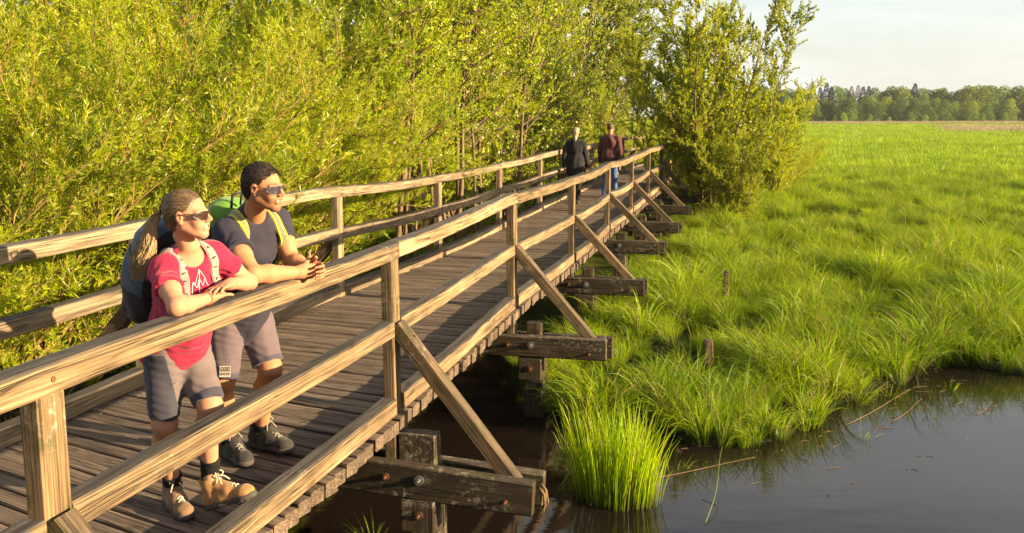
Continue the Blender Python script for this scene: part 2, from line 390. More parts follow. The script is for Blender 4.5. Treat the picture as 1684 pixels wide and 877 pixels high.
for side in (0, 1):
    sg = 1 if side == 0 else -1             # outward sign
    off0 = 0.0 if side == 0 else -BW
    zs = ZR if side == 0 else ZL
    nout = N2*sg
    def zz(s, side=side, zs=zs): return interp_z(s, zs) + sag(np.asarray(s, float), side)
    def zp(s, zs=zs): return float(interp_z(s, zs))
    mrail = M_rail if side == 0 else M_rail_far
    # top rails: long lengths jointed over posts
    cuts = [-7.4, 0.03, 3.43, 10.2, 13.6, 20.4, 27.2, 33.9] if side == 0 else [-7.4, -3.4, 3.42, 10.2, 17.0, 23.8, 30.6, 34.0]
    for k, (a, b) in enumerate(zip(cuts, cuts[1:])):
        ss = np.linspace(a + .003, b - .003, int((b - a)/0.3) + 2)
        dz = [0, .006, -.004, .004][k % 4]
        bpart('top_rail', beam([bp(s, off0, RAIL_TOP - RAIL_H/2 + dz + float(zz(s))) for s in ss], N2, RAIL_W, RAIL_H, warp=.05, jit=.003), mrail)
    for i, s in enumerate(ST):
        if s > 33.9 and side == 0: continue
        z0 = zp(s); pw, pl = 0.082, 0.132; zb = z0 + (ZB[i] if side == 0 else 0); drp = .10 if (i == 2 and side == 0) else 0
        jl = BR.uniform(-.012, .012)
        a0 = bp(s, off0, -0.47 + z0); a1 = bp(s + jl, off0, RAIL_TOP - RAIL_H + z0 - .001)
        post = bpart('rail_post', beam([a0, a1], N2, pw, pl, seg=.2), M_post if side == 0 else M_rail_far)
        # nail / bolt through the top rail
        V, F = hexbolt(bp(s + .01, off0, RAIL_TOP - .055 + z0) + nout*(RAIL_W/2 - .003), nout, .008, .011); mk('bolt', V, F, M_rust, post)
        if i in (2, 3) and side == 0:       # slotted iron plate on the face that looks back along the bridge
            V = []; c = bp(s - pl/2 - .003, off0, RAIL_TOP - .20 + z0)
            for dx, dy in ((-.012, -.045), (.012, -.045), (.012, .045), (-.012, .045)):
                V.append(c + N2*dx + UP*dy); 
            V += [v - T2*.004 for v in V]
            mk('iron_plate', V, [[0, 1, 2, 3][::-1], [4, 5, 6, 7]] + [[k, (k + 1) % 4, 4 + (k + 1) % 4, 4 + k] for k in range(4)], M_rust, post)
        # diagonal brace from the post down to the beam end
        b0 = bp(s, off0, MID_TOP - .075 + z0) + nout*(pw/2 + .028); b1 = bp(s, off0, -0.335 + zb - drp*.9) + nout*0.86
        d = b1 - b0; d /= np.linalg.norm(d)
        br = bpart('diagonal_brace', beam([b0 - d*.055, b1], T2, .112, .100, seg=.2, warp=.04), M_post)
        V, F = hexbolt(b0 + np.cross(d, T2)*0 + nout*.030 + UP*.045*0 + d*.06, nout*0.75 + UP*0.55, .012, .024); mk('bolt', V, F, M_rust, br)
        # pair of cross beams, each one runs under one side of the deck
        for q, ds in ((0, -1), (1, 1)):
            inner = off0 - sg*0.93
            dip = 0.0 if q == 0 else -.02
            p_in = bp(s + ds*(pl/2 + .050), inner, -0.365 + zb + dip); p_out = bp(s + ds*(pl/2 + .050), off0 + sg*(1.0 + .025*q + BR.uniform(-.02, .02)), -0.37 - drp + zb + dip + BR.uniform(-.01, .01))
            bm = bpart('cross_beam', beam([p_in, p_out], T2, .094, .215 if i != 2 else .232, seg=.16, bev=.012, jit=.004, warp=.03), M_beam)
            if q == 0:
                for o_, zz_, big in ((0.0, -.35, .026), (0.235, -.345, .036), (0.83, -.405, .014)):
                    V, F = hexbolt(bp(s - pl/2 - .0985, off0, zz_ + zb - drp*(o_ + .9)/1.93) + nout*o_, -T2, .013 if big < .03 else .015, big); mk('bolt', V, F, M_rust if big < .03 else M_steel, bm)
        # pile: stub between the beams and thicker foot under them
        w_ = .14 if i != 2 else .25
        o1 = .245 if i != 2 else .185
        hs = 0.125 + BR.uniform(-.02, .02)
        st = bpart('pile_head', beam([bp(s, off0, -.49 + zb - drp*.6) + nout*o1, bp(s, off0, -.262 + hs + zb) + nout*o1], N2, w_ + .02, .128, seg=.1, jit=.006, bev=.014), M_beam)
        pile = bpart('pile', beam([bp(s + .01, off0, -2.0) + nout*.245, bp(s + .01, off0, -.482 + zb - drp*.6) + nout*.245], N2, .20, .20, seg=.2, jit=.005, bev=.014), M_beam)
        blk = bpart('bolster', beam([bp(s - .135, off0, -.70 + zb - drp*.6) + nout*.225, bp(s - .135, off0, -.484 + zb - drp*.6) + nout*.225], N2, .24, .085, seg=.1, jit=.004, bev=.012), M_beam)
        V, F = hexbolt(bp(s - .178, off0, -.585 + zb - drp*.6) + nout*.235, -T2, .014, .03); mk('bolt', V, F, M_rust, blk)
    # mid rails and kerbs between the posts
    for i in range(len(ST) - 1):
        a, b = ST[i] + .068, ST[i + 1] - .068
        ss = np.linspace(a, b, 9)
        j = BR.uniform(-.012, .012)
        bpart('mid_rail', beam([bp(s, off0, MID_TOP + .085*side - MID_H/2 + j + float(zz(s))) for s in ss], N2, .096, MID_H, warp=.06, jit=.003), mrail)
        bpart('kerb_rail', beam([bp(s, off0, KERB_H/2 + .002 + float(zz(s))) for s in ss], N2, KERB_W, KERB_H, warp=.05, jit=.004), mrail)
        # stringer below the planks
        bpart('stringer', beam([bp(s, off0 - sg*.16, -.175 + float(interp_z(s, zs))) for s in np.linspace(ST[i] + .004, ST[i + 1] - .004, 7)], N2, .09, .15), M_beam)
# deck planks: shared meshes, each plank an object
PLANKS = []
for k in range(7):
    rr = random.Random(100 + k)
    V, F, A = beam([(-.0, 0, 0) for _ in range(1)] + [], N2, .1, .1) if False else beam([(-1.035, 0, 0), (1.035, 0, 0)], (0, 1, 0), .112 + rr.uniform(-.009, .007), .085, seg=.17, bev=.007, jit=.005, rnd=rr, warp=.02)
    PLANKS.append(mesh_data('deck_plank', V, F, [M_plank], A))
ang = math.atan2(N2[1], N2[0])
s = -5.6; k = 0; PITCHP = .1345
nail = Acc(); M_nail = simple('dull_nail_iron', (0.13, 0.115, 0.10), .6, .5, .3)
M_rope = simple('frayed_tan_rope', (0.13, 0.085, 0.038), .9, 0, .1, (60, .8, .01), .4)
for k in range(4):
    q0 = bp(-.01 + BR.uniform(-.05, .05), 1.03, -.47 + BR.uniform(-.02, .03)); V, F = tube([q0, q0 + N2*.03 - UP*.04, q0 + N2*(.035 + BR.uniform(-.02, .02)) - UP*.12, q0 + N2*BR.uniform(-.02, .03) - UP*BR.uniform(.17, .23)], [.007, .010, .008, .003], 6)
    nail_r = mk('frayed_rope', V, F, M_rope, bridge, None, True)
while s < 33.6:
    zr, zl = float(interp_z(s, ZR)), float(interp_z(s, ZL))
    e = 0.055 + BR.uniform(-.018, .018)
    c = bp(s, -BW/2 + (e - .055), -.0445 + (zr + zl)/2 + BR.uniform(-.006, .005))
    roll = math.atan2(zl - zr, BW)
    o = place('deck_plank', PLANKS[BR.randrange(7)], c, bridge)
    o.rotation_euler = (BR.uniform(-.02, .02), roll + BR.uniform(-.002, .002), ang + BR.uniform(-.004, .004) + (math.pi if BR.random() < .5 else 0))
    skew = -.26*float(smooth(1.6, -2.6, s)); o.rotation_euler[2] += skew; o.scale[0] = 1/math.cos(skew)      # the near boards fan out
    if o.rotation_euler[2] > 1.5 or o.rotation_euler[2] < -1.5: o.rotation_euler[1] *= -1
    if -5 < s < 9:
        for of in (-.17, -.19 - 1.56):
            for dd in (-.035, .03):
                if BR.random() < .4: continue
                p = bp(s + dd + BR.uniform(-.006, .006), of + BR.uniform(-.025, .025), (zr if of > -.5 else zl) + .0005)
                V = [p + .0042*(math.cos(a)*N2 + math.sin(a)*T2) + UP*h for h in (-.006, .004) for a in np.linspace(0, 2*math.pi, 7)[:-1]]
                nail.add(V, [[6 + q for q in range(6)]] + [[q, (q + 1) % 6, 6 + (q + 1) % 6, 6 + q] for q in range(6)])
    s += PITCHP + BR.uniform(-.004, .004); k += 1
V, F, _ = nail.done(); tag(mk('deck_nails', V, F, M_nail, bridge), kind='stuff')
# ------------------------------------------------------------------ vegetation
def leafmat(name, c1, c2, c3=None, trans=0.45, rough=0.45, gloss=0.06, noise_s=0.9, base=None, straw=None, deep=None):
    """c1..c2 random per leaf, c3 slow variation through the crown; translucent leaf"""
    N = new_mat(name)
    lc = N.n('ShaderNodeAttribute', _attribute_name='lc').outputs['Fac']
    c = N.mix(lc, c1, c2)
    if c3 is not None:
        tc = N.n('ShaderNodeTexCoord').outputs['Object']
        c = N.mix(N.ramp(N.noise(tc, noise_s, 3), [(0.4, 0.0), (0.65, 0.8)]), c, c3)
    oi = N.n('ShaderNodeObjectInfo').outputs['Random']
    vv = N.math('MULTIPLY_ADD', oi, 0.5, 0.72)
    c = N.mix(1.0, c, N.n('ShaderNodeCombineColor', Red=vv, Green=vv, Blue=vv).outputs[0], 'MULTIPLY')
    if deep is not None:                     # patches of another, darker species
        pos = N.n('ShaderNodeNewGeometry').outputs['Position']
        c = N.mix(N.ramp(N.math('ADD', N.math('MULTIPLY', N.noise(pos, .55, 3), .6), N.math('MULTIPLY', N.noise(pos, .09, 3), .4)), [(0.46, 0.0), (0.62, 0.6)]), c, deep)
    if straw is not None: c = N.mix(N.ramp(lc, [(.90, 0.0), (.92, 1.0)]), c, straw)
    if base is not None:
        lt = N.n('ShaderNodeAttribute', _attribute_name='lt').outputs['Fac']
        c = N.mix(N.ramp(lt, [(0.0, 1.0), (0.55, 0.0)]), c, base)  # blade feet darkened: shade deep between the stems put into the colour
    d = N.n('ShaderNodeBsdfDiffuse', Color=c, Roughness=0.3); t = N.n('ShaderNodeBsdfTranslucent', Color=c)
    g = N.n('ShaderNodeBsdfGlossy', Roughness=rough); g.inputs['Color'].default_value = (1, 1, 1, 1)
    m1 = N.n('ShaderNodeMixShader', Fac=trans); N.nt.links.new(d.outputs[0], m1.inputs[1]); N.nt.links.new(t.outputs[0], m1.inputs[2])
    m2 = N.n('ShaderNodeMixShader', Fac=gloss); N.nt.links.new(m1.outputs[0], m2.inputs[1]); N.nt.links.new(g.outputs[0], m2.inputs[2])
    return N.done(m2.outputs[0])
M_willow = leafmat('willow_leaf', (0.28, 0.37, 0.005), (0.56, 0.56, 0.009), (0.21, 0.31, 0.006), trans=0.55, gloss=0.02)
M_alder = leafmat('alder_leaf', (0.27, 0.36, 0.005), (0.54, 0.545, 0.009), (0.20, 0.30, 0.006), trans=0.55, gloss=0.03)
M_young = leafmat('young_alder_leaf', (0.36, 0.44, 0.004), (0.64, 0.62, 0.008), (0.28, 0.37, 0.005), trans=0.55, gloss=0.03)
M_deep = leafmat('deep_green_leaf', (0.09, 0.16, 0.008), (0.20, 0.26, 0.012), (0.07, 0.13, 0.008), trans=0.4, gloss=0.03)
def barkmat(name, c1, c2):
    N = new_mat(name); tc = N.n('ShaderNodeTexCoord').outputs['Object']
    n1 = N.noise(N.scaled(tc, (14, 14, 3)), 1.0, 5, 0.65)
    b = N.n('ShaderNodeBsdfPrincipled', Base__Color=N.mix(N.ramp(n1, [(0.35, 0), (0.65, 1)]), c1, c2), Roughness=0.85, Normal=N.bump(n1, 0.5, 0.01))
    b.inputs['Specular IOR Level'].default_value = 0.2
    return N.done(b.outputs[0])
M_wtwig = barkmat('willow_bark', (0.16, 0.095, 0.032), (0.34, 0.215, 0.075))
M_abark = barkmat('alder_bark', (0.075, 0.05, 0.032), (0.20, 0.135, 0.075))
M_birch = barkmat('birch_bark', (0.16, 0.13, 0.10), (0.62, 0.56, 0.46))

def unit(a): return a/np.maximum(np.linalg.norm(a, axis=-1, keepdims=True), 1e-9)
def tubes(P, Rr, sides):                      # P (m,n,3), Rr (m,n)
    m, n, _ = P.shape; T = unit(np.gradient(P, axis=1))
    ref = np.where(np.abs(T[..., 2:3]) > 0.8, np.array([1.0, 0, 0]), np.array([0, 0, 1.0]))
    S = unit(np.cross(T, ref)); U = np.cross(S, T)
    a = np.arange(sides)*2*math.pi/sides
    V = P[:, :, None] + Rr[:, :, None, None]*(np.cos(a)[:, None]*S[:, :, None] + np.sin(a)[:, None]*U[:, :, None])
    i0 = np.arange(m*n*sides).reshape(m, n, sides)
    F = np.stack([i0[:, :-1], np.roll(i0, -1, 2)[:, :-1], np.roll(i0, -1, 2)[:, 1:], i0[:, 1:]], -1)
    return V.reshape(-1, 3), F.reshape(-1, 4)
def leaves(P, A, Nn, L, Wd, fold=0.15):
    A = unit(A); S = unit(np.cross(A, Nn)); U = np.cross(S, A)
    L = L[:, None]; Wd = Wd[:, None]
    mid = P + A*L*0.45 + U*L*fold
    V = np.stack([P, mid + S*Wd/2, P + A*L, mid - S*Wd/2], 1)
    return V.reshape(-1, 3), np.arange(len(P)*4).reshape(-1, 4)
def curve(p0, d0, L, n, g, bend, cv):
    """polylines from p0 with direction d0; bend (m,3) pulls the direction over the length"""
    m = len(p0); P = np.zeros((m, n, 3)); P[:, 0] = p0; d = unit(d0.copy())
    for i in range(1, n):
        P[:, i] = P[:, i-1] + d*(L/(n - 1))[:, None]
        d = unit(d + bend/(n - 1) + g.normal(0, cv, (m, 3)))
    return P
def children_of(P, g, per, t0, t1, ang, tpow=1.0):
    """for each polyline per children: (origin, direction, t)"""
    m, n, _ = P.shape
    t = t0 + (t1 - t0)*((np.arange(per)[None] + g.random((m, per)))/per)**tpow
    x = t*(n - 1); i = np.clip(x.astype(int), 0, n - 2); f = (x - i)[..., None]
    r = np.arange(m)[:, None]
    o = P[r, i]*(1 - f) + P[r, i + 1]*f
    d = unit(P[r, i + 1] - P[r, i])
    rnd = g.normal(0, 1, (m, per, 3)); side = unit(rnd - d*(rnd*d).sum(-1, keepdims=True))
    a = ang*(0.7 + 0.6*g.random((m, per, 1)))
    return o.reshape(-1, 3), (d*np.cos(a) + side*np.sin(a)).reshape(-1, 3), t.reshape(-1)
def plant_mesh(name, parts_wood, lv, mats, seed):
    """returns (wood mesh, leaf mesh)"""
    V = []; F = []; n = 0
    for v, f in parts_wood: V.append(v); F.append(f + n); n += len(v)
    wm = mesh_data(name + '_wood', np.concatenate(V), np.concatenate(F), [mats[0]], smooth=True)
    V, F = lv; g = np.random.default_rng(seed); lc = np.repeat(g.random(len(F)), 4)
    lm = mesh_data(name + '_foliage', V, F, [mats[1]], {'lc': lc})
    return wm, lm
def make_shrub(seed, n_stem, H, tilt, base_r, n_br, n_tw, n_lf, leaf, mats, arch=0.5, stem_r=0.028, br_len=0.9, tw_len=0.36, leaf_ang=0.6, tw_up=0.5, t_first=0.2, cone=0.0, br_ang=0.75):
    g = np.random.default_rng(seed)
    az = (np.arange(n_stem) + g.random(n_stem))*2*math.pi/n_stem*1.618
    tl = tilt*np.sqrt(g.random(n_stem)); rad = np.stack([np.cos(az), np.sin(az), 0*az], 1)
    d0 = rad*np.sin(tl)[:, None] + np.array([0, 0, 1.])*np.cos(tl)[:, None]
    p0 = rad*(base_r*g.random(n_stem))[:, None]; p0[:, 2] -= 0.15
    L = H*(0.72 + 0.33*g.random(n_stem))/np.cos(tl*0.75)
    S = curve(p0, d0, L, 12, g, rad*arch*0.5 + np.array([0, 0, -0.12])*arch, 0.06)
    rs = stem_r*(0.6 + 0.6*g.random(n_stem))[:, None]*np.linspace(1, 0.12, 12)[None]
    o, d, t = children_of(S, g, n_br, t_first, 0.98, br_ang)
    d = unit(d + np.array([0, 0, 0.25]))
    Lb = br_len*(0.5 + 0.8*g.random(len(o)))*(1 - 0.45*t - cone*t)*1.25
    B = curve(o, d, np.maximum(Lb, .12), 6, g, np.array([0, 0, 0.15]), 0.12)
    rb = (0.0095*(1.1 - 0.55*t)*stem_r/0.028)[:, None]*np.linspace(1, 0.35, 6)[None]
    o2, d2, t2 = children_of(B, g, n_tw, 0.12, 1.0, 0.7)
    d2 = unit(d2 + np.array([0, 0, tw_up]))
    Tw = curve(o2, d2, tw_len*(0.5 + 0.8*g.random(len(o2))), 4, g, np.array([0, 0, -0.1]), 0.12)
    rt = np.full((len(o2), 1), 0.0028)*np.linspace(1, 0.5, 4)[None]
    o3, d3, t3 = children_of(Tw, g, n_lf, 0.08, 1.0, leaf_ang)
    d3 = unit(d3 + g.normal(0, 0.25, d3.shape) + np.array([0, 0, -0.10]))
    nn = unit(g.normal(0, 1, d3.shape) + np.array([0.55, -0.35, 0.35]))
    ll = leaf[0]*(0.6 + 0.7*g.random(len(o3))); lw = leaf[1]*(0.7 + 0.6*g.random(len(o3)))
    return plant_mesh('plant', [tubes(S, rs, 6), tubes(B, rb, 4), tubes(Tw, rt, 3)], leaves(o3, d3, nn, ll, lw), mats, seed)
def put_plant(name, meshes, xy, s=1.0, rz=0.0, sz=1.0, label='', cat='shrub', group=None, parts=('stems', 'foliage'), z=None, tilt=(0, 0)):
    x, y = xy
    if z is None: z = max(float(ground_h(np.array([x]), np.array([y]))[0]), -1.2)
    root = empty(name, (x, y, z)); root.rotation_euler = (tilt[0], tilt[1], rz); root.scale = (s, s, s*sz)
    for nm, me in zip(parts, meshes):
        o = bpy.data.objects.new(nm, me); COL.objects.link(o); o.parent = root; WLOC[o] = WLOC[root]
    return tag(root, label, cat, group)
def px_xy(px, D, clear=0.0):
    x, y = (px - 842)/1575*(D*0.985 + 0.25), D
    if clear:                                # keep the crown off the left railing
        off = (x - P0[0])*N2[0] + (y - P0[1])*N2[1]; lim = -BW - clear
        if off > lim: x += N2[0]*(lim - off); y += N2[1]*(lim - off)
    return (x, y)

VR = random.Random(21)
WIL = [make_shrub(11 + k, 17, 4.3, 0.85, 0.5, 15, 9, 24, (0.078, 0.0135), (M_wtwig, M_willow), arch=0.55, t_first=0.12, leaf_ang=0.5, br_len=0.95) for k in range(3)]
ALD = [make_shrub(31 + k, 3 + k % 2, 7.2, 0.22, 0.45, 44, 9, 15, (0.058, 0.050), (M_abark, M_alder), arch=0.15, stem_r=0.058, br_len=1.45, tw_len=0.34, leaf_ang=1.0, tw_up=0.25, t_first=0.10, br_ang=1.1) for k in range(3)]
OPEN = [make_shrub(41 + k, 2 + k, 8.0, 0.16, 0.35, 34, 8, 14, (0.060, 0.052), (M_abark, M_alder), arch=0.12, stem_r=0.062, br_len=1.5, tw_len=0.34, leaf_ang=1.0, tw_up=0.25, t_first=0.34, br_ang=1.1) for k in range(2)]
BUSH = make_shrub(52, 12, 6.4, 0.33, 0.5, 36, 9, 21, (0.058, 0.048), (M_abark, M_young), arch=0.25, stem_r=0.040, br_len=1.25, tw_len=0.33, leaf_ang=0.9, tw_up=0.4, t_first=0.02, cone=0.25, br_ang=0.8)
TALL = [make_shrub(61 + k, 2, 13.5, 0.12, 0.3, 70, 9, 16, (0.14, 0.12), (M_birch if k == 1 else M_abark, M_deep if k == 0 else M_alder), arch=0.1, stem_r=0.12, br_len=3.0, tw_len=0.6, leaf_ang=1.0, tw_up=0.0, t_first=0.12, br_ang=1.15, cone=0.2) for k in range(2)]
for px, D, s in [(-150, 7.6, .95), (25, 8.4, .9), (-70, 10.8, 1.05), (110, 11.2, 1.05), (225, 10.6, .95), (330, 12.6, 1.1), (440, 13.6, 1.05), (520, 15.2, .95), (20, 15, 1.3), (165, 16, 1.35), (300, 17.5, 1.35), (410, 19, 1.35), (520, 21, 1.3), (-130, 16, 1.3)]:
    put_plant('willow_shrub', WIL[VR.randrange(3)], px_xy(px, D, 3.55*min(s, 1.05)), s, VR.uniform(0, 6.3), VR.uniform(.92, 1.1), 'tall feathery yellow-green willow shrub with tan stems behind the railing', 'shrub', 'willow shrubs beside the bridge')
for px, D, s in [(655, 21.5, 1.0), (735, 22.5, 1.0), (800, 22, 1.0), (850, 26, 1.05), (895, 29, 1.05), (600, 23, 1.15), (700, 26, 1.2), (780, 29, 1.25), (860, 34, 1.3), (925, 34, 1.15), (965, 40, 1.2), (520, 26, 1.2), (430, 25, 1.25), (330, 24, 1.2), (220, 23, 1.2), (100, 22, 1.2), (-20, 21, 1.2), (910, 42, 1.4)]:
    put_plant('alder_tree', ALD[VR.randrange(3)], px_xy(px, D, 2.2), s, VR.uniform(0, 6.3), VR.uniform(.95, 1.08), 'slender multi-stemmed alder with small round leaves in the wood beside the bridge', 'tree', 'alders along the bridge', ('trunk', 'crown'))
for px, D, s in [(-40, 34, .9), (90, 36, .95), (210, 38, 1.0), (330, 36, .95), (450, 40, 1.05), (570, 38, 1.0), (690, 42, 1.05), (800, 46, 1.1)]:
    put_plant('broadleaf_tree', TALL[0], px_xy(px, D), s, VR.uniform(0, 6.3), VR.uniform(.95, 1.05), 'tall dark green broadleaf tree rising behind the willows and alders', 'tree', 'tall trees at the back of the wood', ('trunk', 'crown'))
for k, (px, D, s) in enumerate([(648, 16.6, .95), (690, 17.4, 1.0), (722, 18.6, 1.0), (770, 19.6, .95), (838, 23, 1.0)]):
    put_plant('alder_tree', OPEN[k % 2], px_xy(px, D, 1.5), s, VR.uniform(0, 6.3), VR.uniform(.95, 1.08), 'slim alder with bare lower trunks standing close behind the railing', 'tree', 'bare-trunked alders behind the railing', ('trunk', 'crown'))
put_plant('broadleaf_tree', TALL[0], px_xy(1010, 52), 1.08, 1.1, 1.0, 'tall dark green broadleaf tree above the far end of the bridge, beside open sky', 'tree', None, ('trunk', 'crown'))
put_plant('birch_tree', TALL[1], px_xy(945, 46), 1.02, 2.2, 1.0, 'tall birch with pale trunk in the wood beyond the walking couple', 'tree', None, ('trunk', 'crown'))
put_plant('willow_shrub', WIL[1], px_xy(1003, 40), .95, .4, 1.0, 'rounded light green willow shrub beside the far end of the left railing', 'shrub')
put_plant('willow_shrub', WIL[0], px_xy(1050, 52), 1.1, 2.4, 1.0, 'willow shrub closing the path where the bridge ends', 'shrub')
put_plant('alder_shrub', BUSH, px_xy(1175, 26.5), 1.0, .5, 1.04, 'large airy alder shrub with many stems standing alone right of the bridge', 'shrub')
put_plant('alder_shrub', BUSH, px_xy(1213, 25.2), .46, 1.7, .9, 'small leafy alder shrub filling the foot of the large lone shrub', 'shrub')
put_plant('alder_shrub', BUSH, px_xy(1262, 32.5), .66, 2.9, 1.0, 'low alder shrub leaning into the meadow beside the large lone shrub', 'shrub')
put_plant('alder_shrub', BUSH, px_xy(1112, 32), .85, 4.1, 1.0, 'alder shrub crowding the far right railing behind the large lone shrub', 'shrub')
put_plant('willow_shrub', WIL[2], px_xy(1285, 36), .55, 4.0, 1.0, 'pale bushy shrub at the meadow edge beyond the low alder', 'shrub')

# ------------------------------------------------------------------ grass
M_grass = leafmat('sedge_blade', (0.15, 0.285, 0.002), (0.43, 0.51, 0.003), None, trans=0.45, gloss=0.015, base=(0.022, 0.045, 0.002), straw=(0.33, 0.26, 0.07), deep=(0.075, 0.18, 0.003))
M_reed = leafmat('dry_reed_blade', (0.27, 0.21, 0.10), (0.36, 0.29, 0.16), None, trans=0.35, gloss=0.03)
def tuft(seed, nb, h, spread, droop, w, lean=(0, 0), segs=5, r0=0.10):
    g = np.random.default_rng(seed)
    az = g.random(nb)*6.283; rad = np.stack([np.cos(az), np.sin(az), 0*az], 1)
    p0 = rad*(r0*np.sqrt(g.random(nb)))[:, None]
    tl = spread*g.random(nb)
    L = h*(0.55 + 0.6*g.random(nb))
    d = unit(rad*np.sin(tl)[:, None] + np.array([lean[0], lean[1], 1.0])*np.cos(tl)[:, None])
    hd = unit(rad + np.array([lean[0], lean[1], 0])*1.5)
    dr = droop*(0.3 + g.random(nb))
    n = segs; P = np.zeros((nb, n, 3)); P[:, 0] = p0; dd = d.copy()
    for i in range(1, n):
        P[:, i] = P[:, i-1] + dd*(L/(n - 1))[:, None]
        dd = unit(dd + (hd*0.5 + np.array([0, 0, -0.75]))*(dr*(i/(n - 1)))[:, None])
    tw = g.normal(0, 0.9, nb); S = unit(np.cross(d, rad + 1e-3)); S = unit(S*np.cos(tw)[:, None] + np.cross(S, d)*np.sin(tw)[:, None])
    prof = np.interp(np.linspace(0, 1, n), [0, .35, .8, 1], [.7, 1, .6, .05])*w
    wv = (0.7 + 0.6*g.random(nb))
    Lf = P - S[:, None]*(prof[None, :, None]*wv[:, None, None])/2; Rt = P + S[:, None]*(prof[None, :, None]*wv[:, None, None])/2
    V = np.stack([Lf, Rt], 2).reshape(-1, 3)
    i0 = np.arange(nb*n*2).reshape(nb, n, 2)
    F = np.stack([i0[:, :-1, 0], i0[:, :-1, 1], i0[:, 1:, 1], i0[:, 1:, 0]], -1).reshape(-1, 4)
    lc = np.repeat(g.random(nb), n*2); lt = np.tile(np.repeat(np.linspace(0, 1, n), 2), nb)
    return V, F, lc, lt
def scatter_object(name, pts, rot, scl, pick, protos, origin=(0, 0, 0)):
    """one object: geometry nodes put the tufts (an unlinked collection) on the points"""
    me = bpy.data.meshes.new(name); me.vertices.add(len(pts)); me.vertices.foreach_set('co', np.asarray(pts, np.float32).ravel())
    for nm, d, ty in (('rot', rot, 'FLOAT'), ('scl', scl, 'FLOAT'), ('pick', pick, 'INT')):
        at = me.attributes.new(nm, ty, 'POINT'); at.data.foreach_set('value', np.asarray(d, np.int32 if ty == 'INT' else np.float32))
    o = bpy.data.objects.new(name, me); link(o, None, origin)
    ng = bpy.data.node_groups.new(name + '_scatter', 'GeometryNodeTree')
    ng.interface.new_socket('Geometry', in_out='INPUT', socket_type='NodeSocketGeometry'); ng.interface.new_socket('Geometry', in_out='OUTPUT', socket_type='NodeSocketGeometry')
    n_, l_ = ng.nodes, ng.links
    gi, go = n_.new('NodeGroupInput'), n_.new('NodeGroupOutput')
    ci = n_.new('GeometryNodeCollectionInfo'); ci.inputs['Collection'].default_value = protos
    ci.inputs['Separate Children'].default_value = True; ci.inputs['Reset Children'].default_value = True
    ip = n_.new('GeometryNodeInstanceOnPoints'); ip.inputs['Pick Instance'].default_value = True
    def attr(nm, ty):
        a = n_.new('GeometryNodeInputNamedAttribute'); a.data_type = ty; a.inputs['Name'].default_value = nm; return a.outputs['Attribute']
    cx = n_.new('ShaderNodeCombineXYZ'); l_.new(attr('rot', 'FLOAT'), cx.inputs['Z'])
    l_.new(gi.outputs[0], ip.inputs['Points']); l_.new(ci.outputs[0], ip.inputs['Instance']); l_.new(attr('pick', 'INT'), ip.inputs['Instance Index'])
    l_.new(cx.outputs[0], ip.inputs['Rotation']); l_.new(attr('scl', 'FLOAT'), ip.inputs['Scale']); l_.new(ip.outputs[0], go.inputs[0])
    md = o.modifiers.new('scatter', 'NODES'); md.node_group = ng
    return o
def proto_collection(name, tufts, mats):
    c = bpy.data.collections.new(name)
    for k, (t, m) in enumerate(zip(tufts, mats)):
        V, F, lc, lt = t; c.objects.link(bpy.data.objects.new('%s_%02d' % (name, k), mesh_data(name, V, F, [m], {'lc': lc, 'lt': lt})))
    return c
LN = (-0.25, 0.10)
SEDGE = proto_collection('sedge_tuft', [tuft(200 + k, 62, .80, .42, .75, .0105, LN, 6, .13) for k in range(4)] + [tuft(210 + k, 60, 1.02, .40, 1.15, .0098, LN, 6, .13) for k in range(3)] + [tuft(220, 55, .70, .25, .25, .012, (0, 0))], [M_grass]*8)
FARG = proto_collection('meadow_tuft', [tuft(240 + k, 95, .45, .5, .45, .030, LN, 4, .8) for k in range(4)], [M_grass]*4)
gr = np.random.default_rng(5)
def on_bridge(x, y, m=0.0):
    off = (x - P0[0])*N2[0] + (y - P0[1])*N2[1]; return (off < 0.10 + m) & (off > -BW - .10 - m)
def grass_pts(x0, x1, y0, y1, n, keep):
    x = gr.uniform(x0, x1, n); y = gr.uniform(y0, y1, n); k = keep(x, y); x, y = x[k], y[k]
    return x, y
def in_view(x, y, m=1.5): return (np.abs(x) < 0.56*y + m + 1.0)
xs = []; ys = []; sc = []; pk = []
# near marsh, right of the bridge and under it: hummocks of long drooping sedge with hollows between
x, y = grass_pts(-10, 30, 6, 52, 125000, lambda x, y: in_view(x, y) & (shore_sd(x, y) > 0.02 + 0.10*vnoise(x*4, y*4, 3)))
off = (x - P0[0])*N2[0] + (y - P0[1])*N2[1]
hm = hummock(x, y)
pr = np.interp(y, [8, 16, 26, 38, 52], [.95, .6, .36, .24, .0])*np.where(off < -BW - .1, .6, 1.0)*np.where(on_bridge(x, y, -.1), .3, 1.0)*(.25 + .75*hm)*.9
k = gr.random(len(x)) < pr; x, y, off, hm = x[k], y[k], off[k], hm[k]
s_ = (0.34 + 0.72*hm**1.3)*(.7 + .5*gr.random(len(x)))*np.interp(off, [.3, 1.6], [.62, 1.0])
s_ = np.where(on_bridge(x, y, .05), np.minimum(s_*.5, .34), s_); s_ = np.where(off < -BW - .1, s_*.9, s_)
s_ *= np.interp(y, [8, 20, 34], [.88, .78, .75])
s_ *= 1 - .6*np.exp(-(((x - 2.2)/.35)**2 + ((y - 9.9)/.75)**2))
xs.append(x); ys.append(y); sc.append(s_); pk.append(np.where(hm + gr.normal(0, .25, len(x)) > .55, gr.integers(4, 7, len(x)), np.where(gr.random(len(x)) < .1, 7, gr.integers(0, 4, len(x)))))
x, y, s_, pk_ = map(np.concatenate, (xs, ys, sc, pk))
z = ground_h(x, y) - .03
